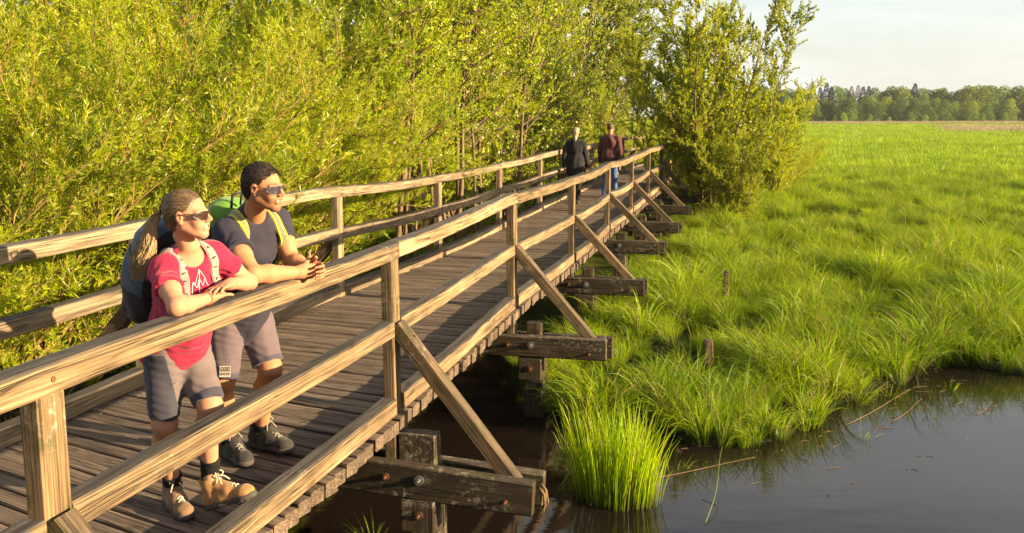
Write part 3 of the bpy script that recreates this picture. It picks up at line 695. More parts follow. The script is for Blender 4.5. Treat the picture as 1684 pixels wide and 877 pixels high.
tag(scatter_object('marsh_sedge', np.stack([x, y, z], 1), gr.normal(0, 1.3, len(x)), s_, pk_, SEDGE), 'dense bright green sedge growing over the marsh beside the bridge', 'sedge', kind='stuff')
x, y = grass_pts(-40, 260, 30, 330, 330000, lambda x, y: in_view(x, y, 6) & (x > 0.05*y))
k = gr.random(len(x)) < np.clip(34/np.maximum(y, 1), 0.10, .8)*np.interp(y, [30, 46], [.35, 1.0]); x, y = x[k], y[k]
s_ = (0.7 + 0.6*gr.random(len(x)))*np.interp(y, [32, 80, 330], [.75, 1.3, 2.6])
o_m = scatter_object('meadow_grass', np.stack([x, y, ground_h(x, y) - .05], 1), gr.normal(0, .8, len(x)), s_*.85, gr.integers(0, 4, len(x)), FARG)
tag(o_m, 'open sunlit meadow grass stretching to the far wood', 'grass', kind='stuff')
# ------------------------------------------------------------------ far wood, reeds and small things of the marsh
M_far1 = leafmat('far_leaf_light', (0.16, 0.235, 0.035), (0.30, 0.34, 0.05), None, trans=.3, gloss=.0)
M_far2 = leafmat('far_leaf_mid', (0.095, 0.16, 0.04), (0.175, 0.24, 0.055), None, trans=.3, gloss=.0)
M_far3 = leafmat('far_spruce_needle', (0.030, 0.055, 0.036), (0.05, 0.08, 0.05), None, trans=.1, gloss=.0)
M_far4 = leafmat('dead_spruce_needle', (0.13, 0.075, 0.045), (0.19, 0.115, 0.07), None, trans=.1, gloss=.0)
def far_decid(seed, H, mat):
    g = np.random.default_rng(seed); P = []; 
    nl = 11
    for k in range(nl):
        z = H*(.10 + .80*(k + g.random()*.6)/nl); rr = H*.23*(1.15 - abs(z/H - .5)*1.3); a = g.random()*6.28; o = A_(math.cos(a), math.sin(a), 0)*H*.13*(1.2 - z/H)
        n = 210; d = unit(g.normal(0, 1, (n, 3))); d[:, 2] = np.abs(d[:, 2])*.9 - .25
        P.append(A_(o[0], o[1], z) + d*rr*(.72 + .38*g.random((n, 1))))
    P = np.concatenate(P); n = len(P)
    L = H*.034*(.6 + .8*g.random(n)); lv = leaves(P, g.normal(0, 1, (n, 3)), unit(g.normal(0, 1, (n, 3)) + A_(.5, -.5, .6)), L, L*.85)
    tr = tubes(np.array([[(0, 0, -.3), (.1, 0, H*.3), (0, .1, H*.62)]]), np.array([[H*.018, H*.013, H*.004]]), 6)
    return plant_mesh('far_tree', [tr], lv, (M_abark, mat), seed)
def far_spruce(seed, H, mat, dense=1.0):
    g = np.random.default_rng(seed); n = int(1500*dense); t = g.random(n)**.8; z = H*(.06 + .94*t)
    a = g.random(n)*6.28; rr = H*.21*(1 - t)**.8*(.35 + .75*g.random(n)) + .08
    P = np.stack([np.cos(a)*rr, np.sin(a)*rr, z - rr*.35], 1); ax = np.stack([np.cos(a), np.sin(a), -.45 + 0*a], 1)
    L = H*.07*(.5 + .8*g.random(n))*(1.15 - .75*t); lv = leaves(P, ax + g.normal(0, .25, (n, 3)), unit(g.normal(0, .4, (n, 3)) + A_(0, 0, 1)), L, L*.55)
    tr = tubes(np.array([[(0, 0, -.3), (0, 0, H*.5), (0, 0, H*.99)]]), np.array([[H*.014, H*.009, H*.002]]), 6)
    return plant_mesh('far_spruce', [tr], lv, (M_abark, mat), seed)
A_ = lambda *v: np.array(v, float)
FD1 = [far_decid(300 + k, 12, M_far1) for k in range(2)]; FD2 = [far_decid(310 + k, 12, M_far2) for k in range(3)]
FS = [far_spruce(320 + k, 13, M_far3) for k in range(2)]; FB = far_spruce(330, 13, M_far4, .7)
fr = random.Random(9)
def far_x(px, D): return (px - 842)/1575*D
def ft(name, me, px, D, H, label, cat, group, base=12.0):
    put_plant(name, me, (far_x(px, D), D), H/base, fr.uniform(0, 6.28), 1.0, label, cat, group, ('trunk', 'crown'))
px = 1205
while px < 1760:                               # back row, a closed wall of crowns
    sp = 1318 < px < 1362 or 1404 < px < 1424 or 1486 < px < 1500; dead = 1364 <= px <= 1404 and fr.random() < .8
    if sp: ft('spruce_tree', FS[fr.randrange(2)], px, 338 + fr.uniform(-4, 4), fr.uniform(12.6, 14.2), 'dark pointed spruce standing in the far wood', 'tree', 'dark spruces in the far wood', 13.)
    elif dead: ft('spruce_tree', FB, px, 340 + fr.uniform(-4, 4), fr.uniform(12.5, 13.8), 'rust-brown dying spruce standing in the far wood', 'tree', 'brown spruces in the far wood', 13.)
    else:
        lt = px > 1560 and fr.random() < .6 or fr.random() < .25
        ft('broadleaf_tree', (FD1[fr.randrange(2)] if lt else FD2[fr.randrange(3)]), px, 342 + fr.uniform(-6, 6), fr.uniform(11.6, 14.0), 'tall pale-green broadleaf tree at the back of the far wood' if lt else 'tall mid-green broadleaf tree at the back of the far wood', 'tree', 'pale broadleaf trees in the far wood' if lt else 'green broadleaf trees in the far wood')
    px += fr.uniform(8, 13)
px = 1285
while px < 1760:                               # front row, rounder and lower
    lt = fr.random() < (.3 if px < 1500 else .55)
    ft('broadleaf_tree', (FD1[fr.randrange(2)] if lt else FD2[fr.randrange(3)]), px, 322 + fr.uniform(-5, 5), fr.uniform(6.5, 10.2), 'rounded pale-green tree along the front edge of the far wood' if lt else 'rounded dark-green tree along the front edge of the far wood', 'tree', 'pale trees edging the far wood' if lt else 'dark trees edging the far wood')
    px += fr.uniform(8, 16)
for k in range(30):
    p = 1300 + k*15.5 + fr.uniform(-5, 5); lt = fr.random() < .5
    ft('low_bush', (FD1[fr.randrange(2)] if lt else FD2[fr.randrange(3)]), p, 300 + fr.uniform(-7, 7), fr.uniform(1.8, 4.4), 'low pale bush at the foot of the far wood' if lt else 'low green bush at the foot of the far wood', 'bush', 'pale bushes before the far wood' if lt else 'green bushes before the far wood')
# reed belt
REED = proto_collection('reed_tuft', [tuft(260 + k, 60, 1.3, .18, .12, .06, (0, 0), 4, 1.2) for k in range(3)], [M_reed]*3)
n = 9000; x = gr.uniform(80, 190, n); y = gr.uniform(262, 292, n)
x2 = gr.uniform(70, 150, 5000); y2 = gr.uniform(150, 205, 5000); kk = (x2 > .44*y2 + 8*vnoise(x2*.1, y2*.1, 2)); x2, y2 = x2[kk], y2[kk]
kk = vnoise(x*.12, y*.2, 3) > -.25; x, y = x[kk], y[kk]
x = np.concatenate([x, x2]); y = np.concatenate([y, y2])
tag(scatter_object('reed_belt', np.stack([x, y, ground_h(x, y)], 1), gr.random(len(x))*6.28, np.where(y > 240, .95, .8)*(.6 + .5*gr.random(len(x))), gr.integers(0, 3, len(x)), REED), 'strip of dry tan reeds between the meadow and the far wood', 'reeds', kind='stuff')
put_plant('small_bush', WIL[0], (far_x(1435, 98), 98), .17, 0, .8, 'tiny dark bush alone out in the meadow', 'bush')
# old stakes
def stake(px, py, D, hgt, w, lab, tl):
    p = at_y(px, py, D); g0 = float(ground_h(np.array([p[0]]), np.array([p[1]]))[0]); top = p[2]
    V, F, A = beam([(p[0] + tl, p[1], g0 - .3), (p[0], p[1], top)], (1, 0, 0), w, w*.85, seg=.06, bev=.015, jit=.012)
    V[-8:, 2] += np.array([.02, -.01, .015, -.02, .0, .025, -.015, .01])*1.2
    tag(mk('weathered_stake', V, F, M_stake, None, A, origin=(p[0], p[1], g0)), lab, 'stake')
stake(1165, 562, 10.3, .5, .10, 'weathered split stake standing in sedge near the pond edge', .03)
stake(1195, 448, 14.2, .4, .085, 'short old stake half hidden in sedge farther from the pond', -.02)
# tussock in the water
def tussock(name, px, py, D, nb, h, r0, lab, seed, lean=(0, 0), spread=.22, droop=.22, w=.008):
    p = on_z(px, py, WATER_Z); tg = np.random.default_rng(seed); Vs = []; Fs = []; lcs = []; lts = []; nn_ = 0
    sub = 9 if nb > 100 else 1
    for j in range(sub):                     # several crowns of blades grown together
        V, F, lc, lt = tuft(seed*10 + j, nb//sub, h*tg.uniform(.72, 1.12) if sub > 1 else h, spread*tg.uniform(.7, 1.6), droop*tg.uniform(.5, 2.2), w, (lean[0] + tg.normal(0, .12), lean[1] + tg.normal(0, .12)), 6, r0*(.55 if sub > 1 else 1))
        if sub > 1: V = V + A_(tg.normal(0, r0*.48), tg.normal(0, r0*.42), tg.uniform(-.06, .02))
        Vs.append(V); Fs.append(F + nn_); nn_ += len(V); lcs.append(lc); lts.append(lt)
    V, F, lc, lt = map(np.concatenate, (Vs, Fs, lcs, lts)); o = mk(name, V + A_(p[0], p[1], WATER_Z - .08), F, M_grass, None, {'lc': lc, 'lt': lt}, origin=(p[0], p[1], WATER_Z))
    return tag(o, lab, 'sedge tuft')
tussock('sedge_tussock', 1028, 820, 7, 900, .80, .30, 'upright yellow-green sedge tussock standing alone in dark water', 401, spread=.12, droop=.14, w=.0085)
tussock('sedge_sprig', 612, 895, 6, 16, .32, .06, 'small sprig of sedge in the water under the bridge', 402, spread=.5)
for k, (px, py, nb, h) in enumerate([(1420, 715, 10, .28), (1465, 655, 14, .35), (1110, 770, 12, .25), (930, 740, 14, .35), (1560, 640, 12, .22), (965, 760, 14, .4)]):
    tussock('sedge_sprig', px, py, 8, nb, h, .08, 'sparse sprig of sedge rising from the open water', 410 + k, spread=.5)['group'] = 'sprigs in the pond'
# floating stalks
M_stalk = simple('dead_reed_stalk', (0.15, 0.10, 0.052), .8, 0, .1, None, .3); M_gstalk = simple('green_reed_stalk', (0.13, 0.16, 0.02), .6)
for k, (a, b, r_, lab, up_) in enumerate([((1060, 790), (1245, 752), .007, 'long tan reed stalk floating beside the sedge tussock', 0), ((1115, 757), (1165, 800), .005, 'thin tan reed stalk floating across another stalk', 0), ((1160, 860), (1190, 775), .006, 'green reed stalk leaning up out of the pond', .22), ((1390, 700), (1500, 640), .008, 'tan reed stalk lying along the shore of the pond', .0), ((1465, 695), (1520, 655), .006, 'short tan stalk floating near the shore sedge', 0), ((1605, 682), (1635, 660), .006, 'short dead stalk drifting on open water', 0)]):
    p, q_ = on_z(*a, WATER_Z + .006), on_z(*b, WATER_Z + .006); q_ = q_ + A_(0, 0, up_); m = (p + q_)/2 + A_(fr.uniform(-.03, .03), fr.uniform(-.03, .03), up_*.15)
    V, F = tube([A_(.02*math.sin(5*t), 0, 0) + p*(1 - t)**2 + 2*m*t*(1 - t) + q_*t*t for t in np.linspace(0, 1, 9)], np.linspace(r_*.6, r_*.25, 9), 6)
    tag(mk('reed_stalk', V, F, M_gstalk if up_ else M_stalk, None, None, True), lab, 'reed stalk')
A = Acc(); n = 0
while n < 170:
    x, y = gr.uniform(.6, 9), gr.uniform(5.5, 12); sdv = float(shore_sd(np.array([x]), np.array([y]))[0])
    if not (-1.3 < sdv < -.02) or gr.random() > math.exp(sdv/.45): continue
    n += 1; a = gr.random()*6.28; L = .03 + .16*gr.random()**2; d = A_(math.cos(a), math.sin(a)*.7, 0)*L
    A.add(*tube([A_(x, y, WATER_Z + .002), A_(x, y, WATER_Z + .005) + d*.5 + A_(.01, .005, 0), A_(x, y, WATER_Z + .002) + d], .0022, 4))
V, F, _ = A.done(); tag(mk('floating_litter', V, F, M_stalk), 'bits of dead sedge floating along the pond edge', 'plant litter', kind='stuff')
# ------------------------------------------------------------------ people: signed-distance modelling -> one continuous surface
A3 = lambda *v: np.array(v, float)
def nrm(v): v = np.asarray(v, float); return v/np.linalg.norm(v)
class Sdf:
    def __init__(s): s.ops = []; s.lo = np.full(3, 1e9); s.hi = np.full(3, -1e9); s.fn = []
    def _bb(s, lo, hi): s.lo = np.minimum(s.lo, lo); s.hi = np.maximum(s.hi, hi)
    def cap(s, a, b, r1, r2=None, k=.012, op='u', flat=None):
        a, b = A3(*a), A3(*b); r2 = r1 if r2 is None else r2; rr = max(r1, r2)
        if op == 'u': s._bb(np.minimum(a, b) - rr, np.maximum(a, b) + rr)
        s.ops.append(('cap', a, b, r1, r2, k, op, flat)); return s
    def ell(s, c, r, M=None, k=.015, op='u'):
        c = A3(*c); r = A3(*r); M = np.eye(3) if M is None else np.asarray(M, float)
        if op == 'u': s._bb(c - r.max(), c + r.max())
        s.ops.append(('ell', c, r, M, k, op)); return s
    def box(s, c, hw, M=None, rd=.005, k=.006, op='u'):
        c = A3(*c); hw = A3(*hw); M = np.eye(3) if M is None else np.asarray(M, float)
        if op == 'u': s._bb(c - np.linalg.norm(hw), c + np.linalg.norm(hw))
        s.ops.append(('box', c, hw, M, rd, k, op)); return s
    def cut(s, p, n, k=.003): s.ops.append(('cut', A3(*p), nrm(n), k)); return s
    def warp(s, f): s.fn.append(f); return s
    def mesh(s, h, pad=.02):
        lo = s.lo - pad; n = np.ceil((s.hi + pad - lo)/h).astype(int) + 1
        ax = [(lo[i] + h*np.arange(n[i])).astype(np.float32) for i in range(3)]
        D = np.full(n, 0.5, np.float32)
        def win(a, b):
            i0 = np.clip(np.floor((a - lo)/h).astype(int), 0, n - 1); i1 = np.clip(np.ceil((b - lo)/h).astype(int) + 1, 1, n)
            sl = tuple(slice(i0[i], i1[i]) for i in range(3))
            return sl, ax[0][sl[0]][:, None, None], ax[1][sl[1]][None, :, None], ax[2][sl[2]][None, None, :]
        for o in s.ops:
            if o[0] == 'cap':
                _, a, b, r1, r2, k, op, flat = o; m = max(r1, r2) + k + 3*h
                sl, X, Y, Z = win(np.minimum(a, b) - m, np.maximum(a, b) + m)
                e = b - a; L2 = max(e @ e, 1e-12)
                t0 = ((X - a[0])*e[0] + (Y - a[1])*e[1] + (Z - a[2])*e[2])/L2; t = np.clip(t0, 0, 1)
                d = np.sqrt((X - a[0] - t*e[0])**2 + (Y - a[1] - t*e[1])**2 + (Z - a[2] - t*e[2])**2) - (r1 + (r2 - r1)*t)
                if flat:
                    L = math.sqrt(L2)
                    if 'b' in flat: d = np.maximum(d, (t0 - 1)*L)
                    if 'a' in flat: d = np.maximum(d, -t0*L)
            elif o[0] == 'ell':
                _, c, r, M, k, op = o; m = r.max() + k + 3*h
                sl, X, Y, Z = win(c - m, c + m)
                x, y, z = X - c[0], Y - c[1], Z - c[2]
                q = [(M[0, j]*x + M[1, j]*y + M[2, j]*z) for j in range(3)]     # columns of M are the local axes
                k0 = np.sqrt((q[0]/r[0])**2 + (q[1]/r[1])**2 + (q[2]/r[2])**2) + 1e-6
                k1 = np.sqrt((q[0]/r[0]**2)**2 + (q[1]/r[1]**2)**2 + (q[2]/r[2]**2)**2) + 1e-6
                d = k0*(k0 - 1)/k1
            elif o[0] == 'box':
                _, c, hw, M, rd, k, op = o; m = np.linalg.norm(hw) + k + 3*h
                sl, X, Y, Z = win(c - m, c + m); x, y, z = X - c[0], Y - c[1], Z - c[2]
                q = [np.abs(M[0, j]*x + M[1, j]*y + M[2, j]*z) - hw[j] + rd for j in range(3)]
                d = np.sqrt(sum(np.maximum(v, 0)**2 for v in q)) + np.minimum(np.maximum(np.maximum(q[0], q[1]), q[2]), 0) - rd
            else:
                _, p, nn, k = o; sl, X, Y, Z = win(lo, lo + n*h)
                d = -((X - p[0])*nn[0] + (Y - p[1])*nn[1] + (Z - p[2])*nn[2]); op = 's'
            W = D[sl]
            if op == 'u':
                hh = np.maximum(k - np.abs(W - d), 0)/k; D[sl] = np.minimum(W, d) - hh*hh*k*.25
            else:
                d = -d; hh = np.maximum(k - np.abs(W - d), 0)/k; D[sl] = np.maximum(W, d) + hh*hh*k*.25
        if s.fn:
            near = np.argwhere(np.abs(D) < .03); P = lo + near*h
            dd = np.zeros(len(P))
            for f in s.fn: dd += f(P)
            D[near[:, 0], near[:, 1], near[:, 2]] += dd
        return nets(D, lo, h)
def nets(D, lo, h):
    n = np.array(D.shape); ins = D < 0
    c = ins[:-1, :-1, :-1].astype(np.int8)
    for dx, dy, dz in [(a, b, e) for a in (0, 1) for b in (0, 1) for e in (0, 1)][1:]:
        c = c + ins[dx:n[0]-1+dx, dy:n[1]-1+dy, dz:n[2]-1+dz]
    act = (c > 0) & (c < 8); cells = np.argwhere(act)
    cid = np.full(act.shape, -1, np.int64); cid[act] = np.arange(len(cells))
    offs = np.array([(a, b, e) for a in (0, 1) for b in (0, 1) for e in (0, 1)])
    v = np.stack([D[cells[:, 0] + o[0], cells[:, 1] + o[1], cells[:, 2] + o[2]] for o in offs], 1)
    P = np.zeros((len(cells), 3)); cnt = np.zeros(len(cells))
    for i in range(8):
        for j in range(i + 1, 8):
            if np.abs(offs[i] - offs[j]).sum() != 1: continue
            m = (v[:, i] < 0) != (v[:, j] < 0); t = v[m, i]/(v[m, i] - v[m, j])
            P[m] += offs[i] + t[:, None]*(offs[j] - offs[i]); cnt[m] += 1
    V = lo + (cells + P/cnt[:, None])*h
    F = []
    for axx in range(3):
        u, w = (axx + 1) % 3, (axx + 2) % 3
        sa = [slice(None)]*3; sb = [slice(None)]*3; sa[axx] = slice(0, -1); sb[axx] = slice(1, None)
        a, b = ins[tuple(sa)], ins[tuple(sb)]
        e = np.argwhere(a != b); e = e[(e[:, u] > 0) & (e[:, w] > 0) & (e[:, u] < n[u] - 1) & (e[:, w] < n[w] - 1)]
        fl = a[e[:, 0], e[:, 1], e[:, 2]]
        q = []
        for du, dw in ((-1, -1), (0, -1), (0, 0), (-1, 0)):
            k = e.copy(); k[:, u] += du; k[:, w] += dw; q.append(cid[k[:, 0], k[:, 1], k[:, 2]])
        q = np.stack(q, 1); q[~fl] = q[~fl][:, ::-1]; F.append(q)
    return V, np.concatenate(F)
def join(ms):
    V = []; F = []; n = 0
    for v, f in ms: V.append(v); F.append(f + n); n += len(v)
    return np.concatenate(V), np.concatenate(F)
def folds(amp, f=(28, 34, 19), seed=0.0, axis=None):
    def fn(P):
        x, y, z = P[:, 0]*f[0], P[:, 1]*f[1], P[:, 2]*f[2]
        w = np.sin(x + 1.7*np.sin(z*.6 + seed) + seed) * np.cos(y*.8 + 1.3*np.sin(x*.5)) + .6*np.sin(z*1.3 + y*.9 + 2*np.sin(x*.4 + seed*2))
        return amp*w
    return fn
def creases(amp, c, d, wl, seed=0.0, reach=.12):
    """soft pulled folds that radiate round the point c across the direction d"""
    c = A3(*c); d = nrm(d)
    def fn(P):
        q = P - c; r = np.sqrt((q*q).sum(1)); t = q @ d
        return amp*np.exp(-(r/reach)**2)*np.sin(t/wl*6.283 + seed + 1.5*np.sin(r*22))
    return fn
# ---- materials
def skinmat(name, base, red, dark):
    N = new_mat(name)
    r = N.n('ShaderNodeAttribute', _attribute_name='red').outputs['Fac']; b_ = N.n('ShaderNodeAttribute', _attribute_name='beard').outputs['Fac']
    tc = N.n('ShaderNodeTexCoord').outputs['Object']
    n1 = N.noise(tc, 34, 6, 0.72); n2 = N.noise(tc, 320, 3)
    c = N.mix(N.ramp(n1, [(0.32, 0.0), (0.72, 0.8)]), base, tuple(np.array(base)*.5 + np.array(red)*.5))
    c = N.mix(r, c, red)
    c = N.mix(N.math('MULTIPLY', b_, N.ramp(n2, [(0.35, 0.5), (0.6, 1.0)])), c, dark)
    b = N.n('ShaderNodeBsdfPrincipled', Base__Color=c, Roughness=0.6, Normal=N.bump(N.math('ADD', N.noise(tc, 140, 3), N.math('MULTIPLY', N.noise(tc, 600, 2), .5)), 0.2, 0.002))
    b.inputs['Subsurface Weight'].default_value = 0.12; b.inputs['Subsurface Radius'].default_value = (0.010, 0.004, 0.002); b.inputs['Subsurface Scale'].default_value = 0.6
    b.inputs['Specular IOR Level'].default_value = 0.22
    return N.done(b.outputs[0])
def clothmat(name, col, var=.18, rough=.85, weave=900, sheen=.15, panel=None):
    N = new_mat(name); tc = N.n('ShaderNodeTexCoord').outputs['Object']
    c = N.mix(N.noise(tc, 14, 4), tuple(np.array(col)*(1 - var)), tuple(np.array(col)*(1 + var)))
    if panel is not None:
        a = N.n('ShaderNodeAttribute', _attribute_name='panel').outputs['Fac']; c = N.mix(N.ramp(a, [(.45, 0.), (.55, 1.)]), c, panel)
    h = N.math('ADD', N.math('MULTIPLY', N.noise(tc, weave, 2), .3), N.noise(tc, 22, 3))
    b = N.n('ShaderNodeBsdfPrincipled', Base__Color=c, Roughness=rough, Normal=N.bump(h, 0.35, 0.004))
    b.inputs['Specular IOR Level'].default_value = 0.2; b.inputs['Sheen Weight'].default_value = sheen
    return N.done(b.outputs[0])
M_skinW = skinmat('fair_skin', (0.38, 0.21, 0.125), (0.36, 0.11, 0.065), (0.1, .06, .04))
M_skinM = skinmat('tanned_skin', (0.385, 0.19, 0.092), (0.33, 0.095, 0.048), (0.035, .022, .016))
M_pink = clothmat('raspberry_jersey', (0.27, 0.009, 0.038))
M_navy = clothmat('charcoal_navy_jersey', (0.024, 0.021, 0.034), sheen=.05)
M_shortW = clothmat('taupe_grey_short_cloth', (0.115, 0.088, 0.088), panel=(0.035, 0.034, 0.048))
M_shortM = clothmat('mauve_grey_short_cloth', (0.098, 0.072, 0.084), panel=(0.05, 0.045, 0.07))
M_black = clothmat('black_knit', (0.010, 0.010, 0.012), sheen=.1)
M_maroon = clothmat('maroon_knit', (0.075, 0.024, 0.026))
M_jeans = clothmat('blue_denim', (0.055, 0.105, 0.24))
M_sock = clothmat('dark_sock_knit', (0.008, 0.007, 0.008), sheen=.0)
M_bootW = clothmat('tan_nubuck', (0.24, 0.125, 0.045), .35, .8)
M_bootW2 = clothmat('brown_nubuck', (0.155, 0.092, 0.05), .3, .8)
M_bootM = clothmat('dark_boot_leather', (0.022, 0.019, 0.017), .4, .7)
M_sole = simple('rubber_sole', (0.05, 0.042, 0.036), .8, 0, .3, (60, .4, .003))
M_laceW = simple('cream_lace', (0.5, 0.42, 0.3), .8); M_laceM = simple('grey_lace', (0.22, 0.19, 0.15), .8)
def hairmat(name, c1, c2):
    N = new_mat(name); lc = N.n('ShaderNodeAttribute', _attribute_name='lc').outputs['Fac']
    b = N.n('ShaderNodeBsdfPrincipled', Base__Color=N.mix(lc, c1, c2), Roughness=.38); b.inputs['Specular IOR Level'].default_value = .5
    return N.done(b.outputs[0])
M_hairW = hairmat('ash_blonde_hair', (0.060, 0.036, 0.019), (0.20, 0.125, 0.06)); M_tail = hairmat('honey_blonde_hair', (0.17, 0.10, 0.04), (0.46, 0.31, 0.14))
M_hairM = simple('black_brown_hair', (0.022, 0.014, 0.010), .65, 0, .25, None, .5)
M_hairB = simple('cropped_brown_hair', (0.07, 0.042, 0.027), .6, 0, .3, None, .3)
M_hairG = simple('silver_blonde_hair', (0.21, 0.16, 0.11), .6, 0, .4, None, .25)
M_lens = simple('smoked_lens', (0.030, 0.013, 0.007), .14, 0, .25); M_lens2 = simple('violet_grey_lens', (0.03, 0.024, 0.034), .14, 0, .3)
M_frameW = simple('dark_brown_frame', (0.03, 0.016, 0.010), .25, 0, .6); M_frameM = simple('grey_frame', (0.07, 0.055, 0.06), .35, 0.0, .4)
M_teeth = simple('teeth', (0.62, 0.56, 0.47), .3)
M_packW = clothmat('slate_blue_pack_cloth', (0.05, 0.082, 0.115), .15, .7)
M_packB = clothmat('black_pack_cloth', (0.011, 0.011, 0.014), .2, .65)
M_strapW = clothmat('grey_strap_mesh', (0.27, 0.215, 0.185), .1); M_strapD = clothmat('dark_strap_webbing', (0.018, 0.017, 0.019))
M_green = clothmat('green_pack_cloth', (0.085, 0.19, 0.02), .15, .6); M_lime = clothmat('lime_strap_cloth', (0.27, 0.26, 0.035), .12)
M_greyband = clothmat('grey_strap_band', (0.13, 0.125, 0.10), .1)
M_print = simple('white_print', (0.62, 0.5, 0.5), .7); M_patch = simple('cream_patch', (0.30, 0.25, 0.21), .8); M_patchk = simple('black_patch_print', (0.02, 0.018, 0.02), .8)
M_redband = simple('orange_red_band', (0.5, 0.06, 0.02), .5)

def local(o, fwd, up=(0, 0, 1)):
    f = nrm(fwd); l = nrm(np.cross(up, f)); u = np.cross(f, l)
    M = np.stack([f, l, u], 1)                # columns: forward, left, up
    return (lambda x, y, z: np.asarray(o) + M @ A3(x, y, z)), M
def head_mesh(L, M, sc, male, neck_to, h=.003, smile=True):
    q = lambda x, y, z: L(x*sc, y*sc, z*sc); S = Sdf()
    S.ell(q(-.014, 0, .033), A3(.098, .077, .088)*sc, M)
    S.ell(q(.030, 0, -.026), A3(.064, .061, .084)*sc, M, .03)
    j = .030 if male else .024
    for y in (-1, 1):
        S.cap(q(-.002, y*.047, -.058), q(.066, y*.014, -.098), j*sc*.85, .018*sc, .03)
        S.ell(q(.066, y*.040, -.026), A3(.026, .022, .024)*sc, M, .02)
        S.ell(q(.068, y*.034, -.052), A3(.020, .020, .020)*sc, M, .02)
        S.cap(q(.088, y*.010, .014), q(.076, y*.046, .010), (.012 if male else .009)*sc, .010*sc, .015)
        S.ell(q(.100, y*.032, -.006), A3(.013, .016, .012)*sc, M, .008, 's')
        S.ell(q(.082, y*.031, -.006), A3(.014, .015, .012)*sc, M, .006)
        S.ell(q(.104, y*.0125, -.036), A3(.011, .008, .008)*sc, M, .008)
        # ear
        S.ell(q(-.006, y*.078, -.008), A3(.018, .009, .031)*sc, M, .008)
        S.ell(q(.000, y*.086, -.004), A3(.009, .006, .016)*sc, M, .004, 's')
        S.ell(q(-.002, y*.077, -.034), A3(.009, .006, .009)*sc, M, .006)
    S.ell(q(.074, 0, -.100) if not male else q(.076, 0, -.103), A3(.018, .020, .016)*sc*(1.0 if not male else 1.2), M, .02)
    S.cap(q(.094, 0, .010), q(.118, 0, -.028), .0075*sc, .0115*sc, .014)
    S.cap(q(.091, -.020, -.059), q(.091, .020, -.059), .0075*sc, None, .008)
    S.cap(q(.091, -.017, -.074), q(.091, .017, -.074), .0085*sc, None, .010)
    if smile:
        for y in (-1, 1): S.cap(q(.104, 0, -.0685), q(.085, y*.029, -.059), (.0062 if not male else .0036)*sc, .0035*sc, .003, 's')
    S.cap(q(-.034, 0, -.045), neck_to, (.054 if male else .045)*sc, (.062 if male else .050)*sc, .03)
    V, F = S.mesh(h)
    P = (V - L(0, 0, 0)) @ M/sc
    red = np.exp(-(((P[:, 0] - .095)/.015)**2 + (P[:, 1]/.021)**2 + ((P[:, 2] + .067)/.0085)**2)) * 1.0
    for y in (-1, 1): red += .35*np.exp(-(((P[:, 0] - .075)/.03)**2 + ((P[:, 1] - y*.045)/.022)**2 + ((P[:, 2] + .03)/.022)**2)) + .4*np.exp(-(((P[:, 1] - y*.08)/.012)**2 + ((P[:, 0] + .006)/.02)**2 + ((P[:, 2] + .008)/.03)**2))
    red += .35*np.exp(-(((P[:, 0] - .118)/.015)**2 + (P[:, 1]/.015)**2 + ((P[:, 2] + .03)/.02)**2))
    beard = np.zeros(len(V))
    br = np.zeros(len(V))
    for y in (-1, 1): br = np.maximum(br, np.exp(-(((np.abs(P[:, 1]) - .030)/.020)**4 + ((P[:, 2] - .021)/.0055)**2))*(P[:, 0] > .05))
    beard += br*(.9 if male else .35)
    if male:
        jaw = smooth(.0, .035, P[:, 0])*smooth(-.038, -.056, P[:, 2])*smooth(-.135, -.11, P[:, 2])
        jaw = np.maximum(jaw, smooth(.055, .035, np.abs(P[:, 0] - .01))*smooth(-.02, -.045, P[:, 2])*smooth(.045, .06, np.abs(P[:, 1]))*smooth(-.12, -.1, P[:, 2]))
        beard = np.maximum(beard, .55*jaw*(1 - np.clip(red*1.3, 0, 1)))
    return V, F, np.clip(red, 0, 1), np.clip(beard, 0, 1)
def finger(S, base, d, nrmv, lens, r, curl):
    p = A3(*base); dd = nrm(d); ax = np.cross(dd, nrmv)
    for i, L in enumerate(lens):
        a = curl[i]; c, s_ = math.cos(a), math.sin(a)
        dd = nrm(dd*c + np.cross(nrm(ax), dd)*s_)
        e = p + dd*L; S.cap(p, e, r*(1 - .10*i), r*(1 - .10*(i + 1)), .004); p = e
